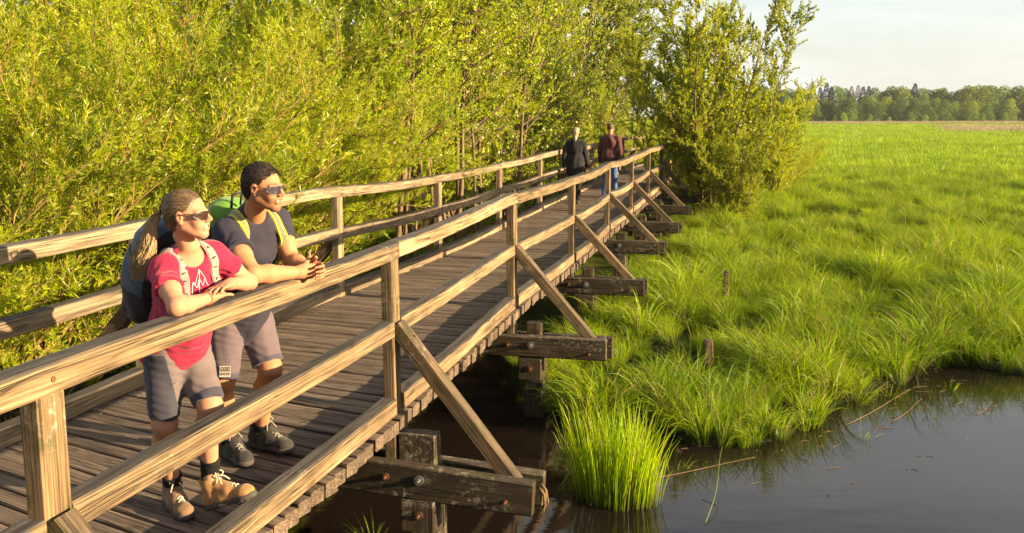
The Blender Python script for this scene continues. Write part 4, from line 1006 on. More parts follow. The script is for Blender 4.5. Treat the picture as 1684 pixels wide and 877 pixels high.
def hand_mesh(wrist, fdir, palm_n, left_side, r_w, curl=(.35, .6, .4), sc=1.0, fan=.09, thumb_curl=.35, h=.0026, fore=None, spread_thumb=.7):
    """palm_n points out of the palm; left_side: +1 puts the thumb on the +side"""
    f = nrm(fdir); pn = nrm(np.asarray(palm_n) - f*np.dot(palm_n, f)); s_ = np.cross(pn, f)*left_side   # s_ towards the thumb
    w = A3(*wrist); S = Sdf(); M = np.stack([f, s_, pn], 1)
    if fore is not None: S.cap(fore, w, r_w*1.12, r_w, .02)
    S.cap(w, w + f*.035*sc, r_w, r_w*.92, .02)
    S.ell(w + f*.058*sc, A3(.050, .040, .0165)*sc, M, .02)
    S.ell(w + f*.035*sc + s_*.022*sc + pn*.006, A3(.035, .018, .016)*sc, M, .015)
    kn = [(.030, .090, (.044, .026, .021)), (.0105, .096, (.048, .030, .022)), (-.0095, .092, (.045, .028, .021)), (-.0285, .083, (.036, .021, .019))]
    for i, (sy, fx, ls) in enumerate(kn):
        b = w + f*fx*sc + s_*sy*sc
        S.cap(w + f*.05*sc + s_*sy*.8*sc, b, .011*sc, .0095*sc, .008)
        finger(S, b, f + s_*fan*(1.5 - i), pn, [x*sc for x in ls], .0088*sc, curl)
    tb = w + f*.030*sc + s_*.030*sc + pn*.004
    finger(S, tb, f*.75 + s_*spread_thumb + pn*.25, pn, (.040*sc, .030*sc, .024*sc), .0108*sc, (.0, thumb_curl*.7, thumb_curl))
    return S.mesh(h)
def strands(paths, rad, sides=3):
    P = np.asarray(paths); n = P.shape[1]
    return tubes(P, np.broadcast_to(np.asarray(rad)*np.interp(np.linspace(0, 1, n), [0, .15, .8, 1], [.7, 1, .9, .3]), P.shape[:2]), sides)
from mathutils.bvhtree import BVHTree
def bvh(V, F): return BVHTree.FromPolygons([Vector(v) for v in V], [list(map(int, f)) for f in F])
def ribbon(path, tree, width, thick, lift=.004, n=28, center=None, wscale=None):
    """a strap laid on a surface along a polyline of control points"""
    path = np.asarray(path, float); L = np.concatenate([[0], np.cumsum(np.linalg.norm(np.diff(path, axis=0), axis=1))])
    u = np.linspace(0, L[-1], n); P = np.stack([np.interp(u, L, path[:, k]) for k in range(3)], 1)
    for _ in range(2): P[1:-1] = .25*P[:-2] + .5*P[1:-1] + .25*P[2:]
    Q = []; NN = []
    for p in P:
        loc, nn, _, d = tree.find_nearest(Vector(p)); Q.append(np.array(loc)); NN.append(np.array(nn))
    Q = np.array(Q); NN = np.array(NN)
    for _ in range(3): NN[1:-1] = .25*NN[:-2] + .5*NN[1:-1] + .25*NN[2:]
    NN = unit(NN); Q = Q + NN*lift
    for _ in range(2): Q[1:-1] = .25*Q[:-2] + .5*Q[1:-1] + .25*Q[2:]
    T = unit(np.gradient(Q, axis=0)); S_ = unit(np.cross(T, NN)); V = []; F = []
    for i in range(n):
        w = width*(wscale[int(i*len(wscale)/n)] if wscale is not None else 1)
        for a, b in ((-.5, 0), (-.42, 1), (.42, 1), (.5, 0)): V.append(Q[i] + S_[i]*w*a + NN[i]*thick*b)
    for i in range(n - 1):
        for j in range(4): a, b = i*4 + j, i*4 + (j + 1) % 4; F.append([a, b, b + 4, a + 4])
    F.append([0, 1, 2, 3][::-1]); F.append([(n - 1)*4 + j for j in range(4)])
    return np.array(V), F, Q, NN, S_
def boot(parent, ankle, fwd, sc, mat, lace_mat, name_lab=None, pitch=0.0, sole_z=None, tall=.155):
    """hiking boot: local x forward; ankle = point above the heel, z measured from the sole"""
    o = A3(*ankle); f = nrm(A3(fwd[0], fwd[1], 0)*math.cos(pitch) + A3(0, 0, math.sin(pitch)))
    L, M = local(o, f); q = lambda x, y, z: L(x*sc, y*sc, z*sc)
    S = Sdf()
    S.cap(q(-.045, 0, .050), q(.06, 0, .052), .042*sc, .044*sc, .02)
    S.cap(q(.05, 0, .052), q(.155, 0, .036), .043*sc, .037*sc, .03)
    S.ell(q(.16, 0, .038), A3(.052, .046, .034)*sc, M, .02)
    S.cap(q(-.028, 0, .07), q(-.022, 0, tall + .02), .043*sc, .047*sc, .03)
    S.cap(q(.0, 0, .12), q(.075, 0, .075), .032*sc, .030*sc, .03)
    S.cut(q(0, 0, tall), M[:, 2] + M[:, 0]*.12); S.cut(q(0, 0, .016), -M[:, 2])
    S.ell(q(-.023, 0, tall + .012), A3(.034, .034, .03)*sc, M, .006, 's')
    S.warp(folds(.0014, (90, 80, 70), 1.0))
    S.cap(q(.018, 0, tall - .02), q(.030, 0, tall + .022), .020*sc, .022*sc, .008)
    up = mk('boot', *S.mesh(.0035), mat, parent, None, True)
    S = Sdf()
    S.cap(q(-.050, 0, .012), q(.02, 0, .012), .045*sc, .043*sc, .02); S.cap(q(.02, 0, .012), q(.15, .0, .014), .043*sc, .045*sc, .03); S.ell(q(.158, 0, .018), A3(.062, .050, .03)*sc, M, .02)
    S.cut(q(0, 0, .030), M[:, 2] - M[:, 0]*.03); S.cut(q(0, 0, 0), -M[:, 2])
    for x in np.arange(-.09, .2, .026): S.box(q(x, 0, 0), A3(.005, .08, .008)*sc, M, .002, .002, 's')
    mk('sole', *S.mesh(.004), M_sole, up, None, True)
    A = Acc(); n = 7
    pts = []
    for i in range(n):
        x = .128 - .020*i if i < 5 else .044 - .008*(i - 4); z = (.080 + .0085*i) if i < 5 else .114 + .022*(i - 4)
        w = .020 + .001*i
        for sgn in (-1, 1):
            P = [q(x, sgn*w, z - .012), q(x + .004, sgn*w*.5, z + .004), q(x - .008, -sgn*w*.3, z + .008), q(x - .016, -sgn*w, z + (-.008 if i < 5 else .004))]
            A.add(*tube(P, .0033*sc, 5))
    zt = tall + .004
    for sgn in (-1, 1):
        P = [q(.034, 0, zt), q(.050, sgn*.02, zt + .018), q(.056, sgn*.034, zt + .002), q(.046, sgn*.022, zt - .012), q(.038, 0, zt)]
        t = np.linspace(0, 1, 12); k = np.linspace(0, 1, len(P)); A.add(*tube(np.stack([np.interp(t, k, [p[i] for p in P]) for i in range(3)], 1), .0034*sc, 5))
        A.add(*tube([q(.038, 0, zt), q(.062, sgn*.022, zt - .018), q(.075, sgn*.036, zt - .045)], .0034*sc, 5))
    V, F, _ = A.done(); mk('lace', V, F, lace_mat, up, None, True)
    return up
# ------------------------------------------------------------------ the leaning couple
def torso_frame(hr, hl, sr, sl):
    pel = (hr + hl)/2; ch = (sr + sl)/2; u = nrm(ch - pel); l = nrm(sl - sr); f = nrm(np.cross(l, u)); l = np.cross(u, f)
    return pel, ch, np.stack([f, l, u], 1)
def torso_prims(S, pel, ch, T, sr, sl, grow, male, hem=True):
    f, l, u = T[:, 0], T[:, 1], T[:, 2]; Lt = np.linalg.norm(ch - pel)
    g = grow
    if male:
        S.ell(pel + u*.02, A3(.115 + g, .165 + g, .13 + g), T, .05)
        S.ell(pel + u*Lt*.42 + f*.005, A3(.112 + g, .150 + g, .17), T, .06)
        S.ell(pel + u*Lt*.74, A3(.122 + g, .172 + g, .19), T, .06)
        S.ell(pel + u*Lt*.80 + f*.045, A3(.075 + g, .145 + g, .10), T, .05)
        S.cap(sr - l*(-.03) - u*.005, sl - l*.03 - u*.005, .068 + g, .068 + g, .05)
        S.cap(ch + u*.03 - f*.025, ch + u*.115 - f*.012, .092 + g*.5, .060 + g*.4, .06)
        S.ell(pel + u*Lt*.78 - f*.05, A3(.085 + g, .15 + g, .15), T, .05)
    else:
        S.ell(pel + u*.01 - f*.01, A3(.112 + g, .168 + g, .12 + g), T, .05)
        S.ell(pel + u*Lt*.42, A3(.095 + g, .128 + g, .17), T, .06)
        S.ell(pel + u*Lt*.74, A3(.102 + g, .140 + g, .17), T, .06)
        for y in (-1, 1): S.ell(pel + u*Lt*.70 + f*.075 + l*y*.070, A3(.062 + g, .068 + g, .068 + g), T, .045)
        S.cap(sr + l*.02, sl - l*.02, .054 + g, .054 + g, .05)
        S.cap(ch + u*.015 - f*.018, ch + u*.088 - f*.008, .074 + g*.5, .047, .055)
        S.ell(pel + u*Lt*.78 - f*.035, A3(.075 + g, .12 + g, .14), T, .05)
def build_person(cfg):
    J = {k: at_y(*v) for k, v in cfg['joints'].items()}
    male = cfg['male']; root = empty('person', cfg['base'])
    pel, ch, T = torso_frame(J['hipR'], J['hipL'], J['shR'], J['shL']); f, l, u = T[:, 0], T[:, 1], T[:, 2]
    hy = cfg['head_yaw']; hp = cfg['head_pitch']; hr = cfg.get('head_roll', 0)
    hf = A3(math.cos(hy)*math.cos(hp), math.sin(hy)*math.cos(hp), math.sin(hp))
    hup = nrm(A3(0, 0, 1) + math.sin(hr)*A3(-math.sin(hy), math.cos(hy), 0))
    HL, HM = local(J['head'], hf, hup); hs = cfg['head_scale']
    r = cfg['r']
    # ---- body
    S = Sdf(); torso_prims(S, pel, ch, T, J['shR'], J['shL'], -.012, male)
    for sd_ in 'RL':
        sh, el, wr, hip, kn, an = (J[n + sd_] for n in ('sh', 'el', 'wr', 'hip', 'kn', 'an'))
        S.ell(sh, A3(1, 1, 1)*r['sh']*.95, None, .03)
        m = sh*.45 + el*.55 + cfg.get('bic', 0)*0
        S.cap(sh, m, r['sh'], r['arm']*1.04, .03); S.cap(m, el, r['arm'], r['elb'], .02)
        m2 = el*.68 + wr*.32
        S.ell(el, A3(1, 1, 1)*r['elb']*.98, None, .01)
        S.cap(el, m2, r['elb'], r['fore'], .02); S.cap(m2, wr, r['fore'], r['wr'], .02)
        S.cap(hip, kn, r['thigh'], r['knee']*1.05, .03); S.ell(kn + f*.012, A3(1, 1, 1)*r['knee'], None, .02)
        m3 = kn*.64 + an*.36 - f*.022
        S.cap(kn, m3, r['knee']*.95, r['calf'], .03); S.cap(m3, an, r['calf'], r['ank'], .03); S.cap(an, an - A3(0, 0, .06), r['ank'], r['ank'], .02)
    body = S.mesh(.006)
    head = head_mesh(HL, HM, hs, male, ch + u*.05 - f*.005, smile=True)
    ms = [body, (head[0], head[1])]
    for hd in cfg['hands']:
        ms.append(hand_mesh(J[hd['wr']], hd['f'](J), hd['pn'](J), hd['side'], r['wr'], hd['curl'], hd['sc'], fore=J[hd['wr']]*.75 + J[hd['el']]*.25, **hd.get('kw', {})))
    V, F = join(ms)
    nb = len(body[0]); red = np.zeros(len(V)); beard = np.zeros(len(V)); red[nb:nb + len(head[0])] = head[2]; beard[nb:nb + len(head[0])] = head[3]
    for n in ('elR', 'elL', 'knR', 'knL'): red = np.maximum(red, .35*np.exp(-((V - J[n])**2).sum(1)/.05**2))
    red[nb + len(head[0]):] = .25
    mk('body', V, F, cfg['skin'], root, {'red': red, 'beard': beard}, True)
    # teeth
    q = lambda x, y, z: HL(x*hs, y*hs, z*hs)
    ty = np.linspace(-.022, .022, 9); zt_ = (-.0615, -.0725) if not male else (-.0645, -.0700); Vt = [q(.0975 - 18*y*y, y, z + 6*y*y) for z in zt_ for y in ty]
    mk('teeth', Vt, [[i, i + 1, 10 + i, 9 + i] for i in range(8)], M_teeth, root)
    # ---- shirt
    S = Sdf(); torso_prims(S, pel, ch, T, J['shR'], J['shL'], cfg['loose'], male)
    hem = pel - u*cfg['hem']
    S.cap(pel + u*.10, pel - u*.14, .14 if not male else .15, .155 if not male else .165, .06)
    for sd_ in 'RL':
        sh, el = J['sh' + sd_], J['el' + sd_]; c = cfg['sleeve']; e = sh*(1 - c) + el*c
        S.ell(sh, A3(1, 1, 1)*(r['sh'] + .008), None, .03); S.cap(sh, e, r['sh'] + .008, r['arm'] + cfg['slv'], .035, 'u', 'b'); S.cap(e - nrm(el - sh)*.020, e, r['arm'] + cfg['slv'] + .0045, r['arm'] + cfg['slv'] + .004, .004, 'u', 'ab')
    S.warp(folds(.0048, (26, 30, 22), cfg['seed'])); S.warp(folds(.0022, (60, 52, 47), cfg['seed'] + 2))
    for sd_ in 'RL': S.warp(creases(.0055, J['sh' + sd_]*.6 + J['el' + sd_]*.4 - u*.03, u + f*.4, .030, 1., .09))
    S.warp(creases(.004, pel + u*.20 + f*.08, u + l*.3, .045, 2., .17)); S.warp(creases(.0045, pel + u*.24 - l*.12, u - f*.3, .04, 0., .14))
    S.cut(hem, -u - f*.05)
    nk = ch + u*cfg['neck_z'] + f*cfg['neck_f']
    S.ell(nk, A3(.085, .088, .060) if not male else A3(.082, .080, .050), T, .008, 's')
    SV, SF = S.mesh(.0055)
    shirt = mk('shirt', SV, SF, cfg['shirt'], root, None, True)
    tree = bvh(SV, SF)
    # ---- shorts
    S = Sdf(); S.ell(pel + u*.03 - f*.01, A3(.122, .172, .12) if not male else A3(.125, .175, .13), T, .04)
    for sd_ in 'RL':
        hip, kn = J['hip' + sd_], J['kn' + sd_]; c = cfg['short_len']; e = hip*(1 - c) + kn*c
        S.cap(hip, e, r['thigh'] + .018, r['knee'] + cfg['leg_flare'], .04, 'u', 'b')
    S.warp(folds(.0042, (22, 24, 7), cfg['seed'] + 4))
    for sd_ in 'RL': S.warp(creases(.003, J['hip' + sd_] - A3(0, 0, .05), A3(0, 0, 1) + l*.5, .04, 1., .12)); S.warp(creases(.0022, J['kn' + sd_] + A3(0, 0, .09), A3(0, 0, 1) + f*.4, .035, 1., .10)); S.warp(folds(.0014, (55, 48, 22), cfg['seed'] + 1))
    S.cut(pel + u*.12, u)
    V, F = S.mesh(.006)
    pan = np.zeros(len(V))
    for sd_ in 'RL':
        hip, kn = J['hip' + sd_], J['kn' + sd_]; ax = kn - hip; t = ((V - hip) @ ax)/(ax @ ax); side = ((V - hip) @ l)*(1 if sd_ == 'L' else -1)
        pan = np.maximum(pan, smooth(cfg['panel_t'] - .03, cfg['panel_t'] + .03, t)*(np.linalg.norm(np.cross(V - hip, nrm(ax)), axis=1) < .14))
        if not male: pan = np.maximum(pan, smooth(.062, .075, side)*(t > .08))
    shorts = mk('shorts', V, F, cfg['short'], root, {'panel': pan}, True)
    stree = bvh(V, F)
    # ---- boots and socks
    for sd_, bc in zip('RL', cfg['boots']):
        b = boot(root, bc['at'](J), bc['f'](J), bc['sc'], bc['mat'], cfg['lace'], pitch=bc.get('pitch', 0))
        S = Sdf(); an, kn = J['an' + sd_], J['kn' + sd_]; d = nrm(kn - an); S.cap(an - d*.05, an + d*bc.get('sock', .055), r['ank'] + .008, r['ank'] + .010, .01, 'u', 'b'); S.warp(folds(.0012, (90, 90, 160)))
        mk('sock', *S.mesh(.005), M_sock, root, None, True)
    return root, J, (pel, ch, T), (HL, HM, hs), (shirt, tree), (shorts, stree)
def glasses(root, HL, HM, hs, frame_m, lens_m, aviator=False):
    q = lambda x, y, z: HL(x*hs, y*hs, z*hs); A = Acc(); B = Acc()
    for y in (-1, 1):
        c = (.112, y*.034, -.008); ring = []
        for k in range(20):
            a = 2*math.pi*k/20; w = .0265*math.cos(a); hgt = (.0205 if not aviator else .022)*math.sin(a)*(1 - .12*math.cos(a)*y)
            yy = c[1] + math.copysign(abs(w)**.92, w)*1.25; ring.append(q(c[0] - 6.5*(abs(yy))**2 - .06*abs(hgt), yy, c[2] + hgt))
        A.add(*tube(ring + [ring[0]], .0022*hs, 6, False))
        cen = q(c[0] + .003 - 6.5*c[1]**2, c[1], c[2]); B.add(ring + [cen], [[k, (k + 1) % 20, 20] for k in range(20)])
        A.add(*tube([q(.112 - 6.5*.0635**2, y*.0635, .003), q(.07, y*.076, .004), q(.0, y*.083, .006), q(-.022, y*.084, -.006)], .0026*hs, 6))
    A.add(*tube([q(.113, -.008, .0), q(.117, 0, .003), q(.113, .008, .0)], .0022*hs, 6))
    V, F, _ = A.done(); g = mk('sunglasses', V, F, frame_m, root, None, True)
    V, F, _ = B.done(); mk('lenses', V, F, lens_m, g, None, True)

# ---- woman in the raspberry shirt
def dirv(a, b): return lambda J: J[b] - J[a]
W = dict(male=False, base=(-1.62, 4.52, 0), seed=1.0, skin=M_skinW, shirt=M_pink, short=M_shortW, lace=M_laceW,
    joints=dict(head=(308, 353, 4.16), shR=(268, 444, 4.12), shL=(348, 418, 4.36), elR=(290, 506, 3.91), elL=(410, 464, 4.48), wrR=(342, 491, 4.14), wrL=(379, 467, 4.30),
                hipR=(270, 568, 4.44), hipL=(308, 566, 4.58), knR=(270, 695, 4.42), knL=(345, 668, 4.42), anR=(284, 792, 4.62), anL=(346, 768, 4.54)),
    head_yaw=R(-9), head_pitch=R(4), head_roll=R(0), head_scale=.885,
    r=dict(sh=.047, arm=.043, elb=.035, fore=.037, wr=.0245, thigh=.082, knee=.053, calf=.052, ank=.038),
    loose=.010, hem=.018, sleeve=.52, slv=.014, neck_z=.085, neck_f=.055, short_len=.93, leg_flare=.022, panel_t=.82,
    hands=[dict(wr='wrR', el='elR', f=dirv('elR', 'wrR'), pn=lambda J: A3(.15, 0, -1), side=-1, curl=(.06, .12, .10), sc=.92),
           dict(wr='wrL', el='elL', f=lambda J: nrm(J['wrL'] - J['elL']) + A3(-.05, 0, -.12), pn=lambda J: A3(.1, 0, -1), side=1, curl=(.10, .22, .15), sc=.92)],
    boots=[dict(at=lambda J: A3(J['anR'][0], J['anR'][1], .002), f=lambda J: A3(.60, -.80, 0), sc=.98, mat=M_bootW2), dict(at=lambda J: A3(J['anL'][0] + .050, J['anL'][1] - .012, .050), f=lambda J: A3(.96, -.28, 0), sc=.98, mat=M_bootW, pitch=R(20))])
wroot, WJ, (wpel, wch, WT), (WHL, WHM, whs), (wshirt, wtree), (wshorts, wstree) = build_person(W)
tag(wroot, 'smiling woman in raspberry shirt and grey shorts leaning on the railing beside the man', 'person', 'couple leaning on the railing')
glasses(wroot, WHL, WHM, whs, M_frameW, M_lens)
# hair: strands combed back to a tie, then a ponytail
rg = np.random.default_rng(3); q = lambda x, y, z: WHL(x*whs, y*whs, z*whs)
S = Sdf(); S.ell(q(-.018, 0, .038), A3(.1015, .0805, .0905)*whs, WHM); S.ell(q(-.055, 0, -.01), A3(.06, .072, .075)*whs, WHM, .03)
S.cut(q(.048, 0, .04), WHM @ nrm(A3(1, 0, -.62)), .006)
for y in (-1, 1): S.ell(q(.022, y*.082, -.040), A3(.050, .032, .046)*whs, WHM, .008, 's')
S.cut(q(0, 0, -.072), WHM @ nrm(A3(.35, 0, -1)), .01)
hc = mk('hair', *S.mesh(.0035), M_hairW, wroot, None, True)
tie = A3(-.122, 0, .035); cen = A3(-.020, 0, .034); rr_ = A3(.1035, .0825, .0925)
paths = []; HV = (np.array([v.co for v in hc.data.vertices]) + WLOC[hc] - WHL(0, 0, 0)) @ WHM/whs
HV = HV[(HV[:, 2] > -.075)]
for p0 in HV[rg.choice(len(HV), 1700)]:
    P = []; lift = 1.004 + .016*rg.random(); tm = rg.uniform(.45, .98)
    for t in np.linspace(-.06, tm, 8):
        p = p0*(1 - t) + tie*t; d = (p - cen)/rr_; k = np.linalg.norm(d); k0 = np.linalg.norm((p0 - cen)/rr_)
        p2 = cen + d/max(k, .25)*rr_*lift*(k0*(1 - t) + t if k0 < 1 else 1)
        w = smooth(.85, 1.0, t); P.append(q(*(p2*(1 - w) + tie*w)))
    P = np.array(P); P += rg.normal(0, .0006, P.shape); paths.append(P)
for p0 in HV[rg.choice(len(HV), 60)]:           # flyaways
    o_ = nrm((p0 - cen)/rr_**2); P = [q(*(p0 + o_*(.002 + .018*math.sin(t*2.6)*rg.uniform(.4, 1)) + (tie - p0)*t*.5)) for t in np.linspace(0, 1, 8)]; paths.append(np.array(P))
V, F = strands(paths, .0015); mk('hair_strands', V, F, M_hairW, hc, {'lc': np.repeat(rg.random(len(paths))**1.5, len(V)//len(paths))}, True)
paths = []
dn = A3(0, 0, -1); back = -WHM[:, 0]
tiew = q(*tie)
for i in range(900):
    a = rg.uniform(0, 6.283); rr2 = math.sqrt(rg.random()); lat = rg.normal(0, 1)
    L_ = rg.uniform(.20, .31); P = []
    for t in np.linspace(0, 1, 14):
        w = .009 + .020*math.sin(min(t*1.7, 1.57))*(1 - .35*t)
        c = tiew + back*(.050*math.sin(min(t*3.4, 1.57)) + .012*t) + A3(0, 0, 1)*(.014*math.sin(min(t*6, 3.14)) - L_*t**1.15) + A3(-.04, -.06, 0)*t*t
        o = WHM[:, 1]*math.cos(a)*w*rr2 + back*math.sin(a)*w*rr2*.9
        P.append(c + o + A3(-.05, .02, 0)*(lat*.45*t**1.8) + back*(.010*math.sin(t*5 + a*2)*t) + A3(.6, .8, 0)*(.008*math.sin(t*7 + a*3 + lat)*t))
    paths.append(P)
V, F = strands(paths, .0013); pt = mk('ponytail', V, F, M_tail, hc, {'lc': np.repeat(rg.random(len(paths)), len(V)//len(paths))}, True)
V, F = tube([tiew + WHM[:, 1]*.016*math.cos(a) + A3(0, 0, 1)*.016*math.sin(a) + back*.004 for a in np.linspace(0, 6.283, 13)], .006, 6); mk('hair_tie', V, F, M_sock, pt, None, True)
# bracelet
d = nrm(WJ['wrR'] - WJ['elR']); dd, s1, u1 = frame_of(d); c = WJ['wrR'] - d*.012
V, F = tube([c + .029*(s1*math.cos(a) + u1*math.sin(a)) for a in np.linspace(0, 6.283, 17)], .0035, 6); mk('bracelet', V, F, M_redband, wroot, None, True)
# white line print on the shirt front
f, l, u = WT[:, 0], WT[:, 1], WT[:, 2]; A = Acc()
def shirt_pt(y, z, base=wpel, tree=wtree, T=WT, Lt=np.linalg.norm(wch - wpel)):
    o = base + T[:, 1]*y + T[:, 2]*z*Lt + T[:, 0]*.4; hit = tree.ray_cast(Vector(o), Vector(-T[:, 0]))
    return np.array(hit[0]) + T[:, 0]*.0012 if hit[0] is not None else o - T[:, 0]*.25
for line in [[(-.03, .42), (-.01, .60), (.00, .55), (.022, .76), (.05, .60), (.06, .48)], [(-.01, .60), (.005, .50), (.022, .62), (.035, .50), (.05, .60)], [(.022, .76), (.022, .62), (.01, .44)], [(-.035, .40), (.0, .41), (.03, .39), (.065, .42)], [(-.02, .36), (.02, .35), (.05, .37)]]:
    P = np.array(line); t = np.linspace(0, len(P) - 1, len(P)*4); y = np.interp(t, range(len(P)), P[:, 0]); z = np.interp(t, range(len(P)), P[:, 1])
    A.add(*tube([shirt_pt(a - .03, .78 + (b - .35)*.62) for a, b in zip(y, z)], .0020, 4))
V, F, _ = A.done(); mk('shirt_print', V, F, M_print, wshirt)
def small_mark(px, py, D, tree, parent, nm, quads, mat):
    d = ray(px, py); hit = tree.ray_cast(Vector((0, 0, CAM_Z)), Vector(d).normalized())
    if hit[0] is None: return
    c = np.array(hit[0]) + nrm(-d)*.002; x_ = nrm(np.cross(d, A3(0, 0, 1))); y_ = nrm(np.cross(x_, d)); A = Acc()
    for qd in quads: A.add([np.array(tree.find_nearest(Vector(c + x_*a + y_*b))[0]) + nrm(-d)*.003 for a, b in qd], [[0, 1, 2, 3]])
    V, F, _ = A.done(); mk(nm, V, F, mat, parent)
small_mark(284, 632, 4.4, wstree, wshorts, 'shorts_logo', [[(x0, -.004), (x0 + .003, -.004), (x0 + .006, .005), (x0 + .003, .005)] for x0 in (-.014, -.008)] + [[(.002, -.002), (.022, -.001), (.022, .003), (.002, .002)]], M_patchk)
small_mark(277, 620, 4.4, wstree, wshorts, 'pocket_zip', [[(-.03, -.0012), (.03, -.0002), (.03, .0022), (-.03, .0012)]], M_patchk)
# backpack
f, l, u = WT[:, 0], WT[:, 1], WT[:, 2]; Lt = np.linalg.norm(wch - wpel)
bk = empty('backpack', tuple(wpel - f*.2)); tag(bk, 'slate blue and black hiking backpack worn by the woman in raspberry', 'backpack')
def P_(x, y, z): return wpel + f*x + l*y + u*z*Lt
S = Sdf(); S.ell(P_(-.205, 0, .62), A3(.095, .135, .20), WT, .05); S.box(P_(-.20, 0, .50), A3(.085, .13, .22), WT, .06, .05); S.ell(P_(-.19, 0, 1.0), A3(.09, .125, .10), WT, .05); S.warp(folds(.004, (30, 32, 22), 5.)); S.warp(folds(.0022, (70, 62, 40), 8.))
V, F = S.mesh(.006); zz_ = (V - wpel) @ u/Lt; xx_ = (V - wpel) @ f
fz = zz_[F].mean(1); fx = xx_[F].mean(1); mi = np.where((fz < .50) | (fx > -.135), 1, 0)
pk_ = mk('main_bag', V, F, [M_packW, M_packB], bk, None, True, midx=mi); ptree = bvh(V, F)
for zc in (.50, .90):
    V, F, *_ = ribbon([P_(-.13, -.16, zc), P_(-.25, -.15, zc), P_(-.32, 0, zc - .02), P_(-.25, .15, zc), P_(-.13, .16, zc)], ptree, .012, .004, .001); mk('seam_strap', V, F, M_strapD, bk)
for y in (-1, 1):
    pth = [P_(-.10, y*.075, .98), P_(-.03, y*.082, 1.13), P_(.05, y*.088, 1.08), P_(.12, y*.095, .92), P_(.14, y*.102, .75), P_(.11, y*.118, .58)]
    V, F, Q, NN, S_ = ribbon(pth, wtree, .052, .009, .002, 30); sp = mk('shoulder_strap', V, F, M_strapW, bk)
    A = Acc()
    for i in range(3, 26, 3):
        p = Q[i] + NN[i]*.0098; A.add([p + S_[i]*.014 + A3(0, 0, .002), p - S_[i]*.014 + A3(0, 0, -.003), p - S_[i]*.014 + unit((Q[i+1] - Q[i])[None])[0]*.006, p + S_[i]*.014 + unit((Q[i+1] - Q[i])[None])[0]*.011], [[0, 1, 2, 3]])
    V, F, _ = A.done(); tag(mk('slots', V, F, M_strapD, sp), kind='stuff')
    V, F, *_ = ribbon([P_(.11, y*.118, .60), P_(.06, y*.15, .42), P_(-.05, y*.16, .28), P_(-.13, y*.14, .22)], wtree, .020, .004, .003, 18); mk('webbing_strap', V, F, M_strapD, bk)
    V, F, *_ = ribbon([P_(-.13, y*.12, .22), P_(-.05, y*.165, .20), P_(.03, y*.15, .22)], wtree, .030, .005, .003, 12); mk('hip_belt', V, F, M_strapD, bk)

# ---- man in the dark shirt
Mc = dict(male=True, base=(-1.5, 5.35, 0), seed=3.3, skin=M_skinM, shirt=M_navy, short=M_shortM, lace=M_laceM,
    joints=dict(head=(433, 308, 4.86), shR=(374, 384, 4.90), shL=(455, 364, 5.16), elR=(416, 452, 4.67), elL=(480, 430, 5.10), wrR=(492, 448, 4.86), wrL=(506, 440, 4.99),
                hipR=(372, 517, 5.22), hipL=(412, 512, 5.40), knR=(366, 624, 5.22), knL=(444, 606, 5.28), anR=(378, 728, 5.36), anL=(430, 703, 5.52)),
    head_yaw=R(-20), head_pitch=R(-2), head_roll=R(0), head_scale=.97,
    r=dict(sh=.060, arm=.053, elb=.043, fore=.047, wr=.030, thigh=.092, knee=.060, calf=.058, ank=.042),
    loose=.012, hem=.10, sleeve=.50, slv=.018, neck_z=.118, neck_f=.045, short_len=.92, leg_flare=.030, panel_t=.85,
    hands=[dict(wr='wrR', el='elR', f=lambda J: nrm(J['wrR'] - J['elR']) + A3(-.12, .05, .02), pn=lambda J: nrm(A3(-.5, .8, .1)), side=-1, curl=(.75, .9, .5), sc=1.04, kw=dict(spread_thumb=.55, fan=.04)),
           dict(wr='wrL', el='elL', f=lambda J: nrm(J['wrL'] - J['elL']) + A3(.15, .25, .05), pn=lambda J: nrm(A3(-.3, -.9, -.1)), side=1, curl=(.70, .85, .5), sc=1.04, kw=dict(spread_thumb=.55, fan=.04))],
    boots=[dict(at=lambda J: A3(J['anR'][0], J['anR'][1], .002), f=lambda J: A3(.66, -.75, 0), sc=1.10, mat=M_bootM), dict(at=lambda J: A3(J['anL'][0], J['anL'][1], .002), f=lambda J: A3(.88, -.48, 0), sc=1.10, mat=M_bootM)])
mroot, MJ, (mpel, mch, MT), (MHL, MHM, mhs), (mshirt, mtree), (mshorts, mstree) = build_person(Mc)
tag(mroot, 'dark-haired man in charcoal shirt and mauve-grey shorts resting clasped hands on the railing', 'person', 'couple leaning on the railing')
glasses(mroot, MHL, MHM, mhs, M_frameM, M_lens2, True)
q = lambda x, y, z: MHL(x*mhs, y*mhs, z*mhs)
S = Sdf(); S.ell(q(-.018, 0, .037), A3(.1015, .0800, .0935)*mhs, MHM); S.ell(q(-.055, 0, -.005), A3(.060, .071, .075)*mhs, MHM, .03)
S.cut(q(.062, 0, .05), MHM @ nrm(A3(1, 0, -.42)), .008)
for y in (-1, 1): S.ell(q(.030, y*.082, -.040), A3(.045, .030, .052)*mhs, MHM, .008, 's'); S.ell(q(-.004, y*.086, -.012), A3(.024, .014, .034)*mhs, MHM, .004, 's')
S.cut(q(0, 0, -.075), MHM @ nrm(A3(.3, 0, -1)), .01); S.warp(folds(.0010, (150, 140, 160), 2.))
V, F = S.mesh(.0035); hcm = mk('hair', V, F, M_hairM, mroot, None, True)
paths = []; sel = rg.choice(len(V), 3600)
Pl = (V[sel] - MHL(0, 0, 0)) @ MHM/mhs; nn = unit((Pl - A3(-.018, 0, .02))/A3(.01, .0066, .0088)) 
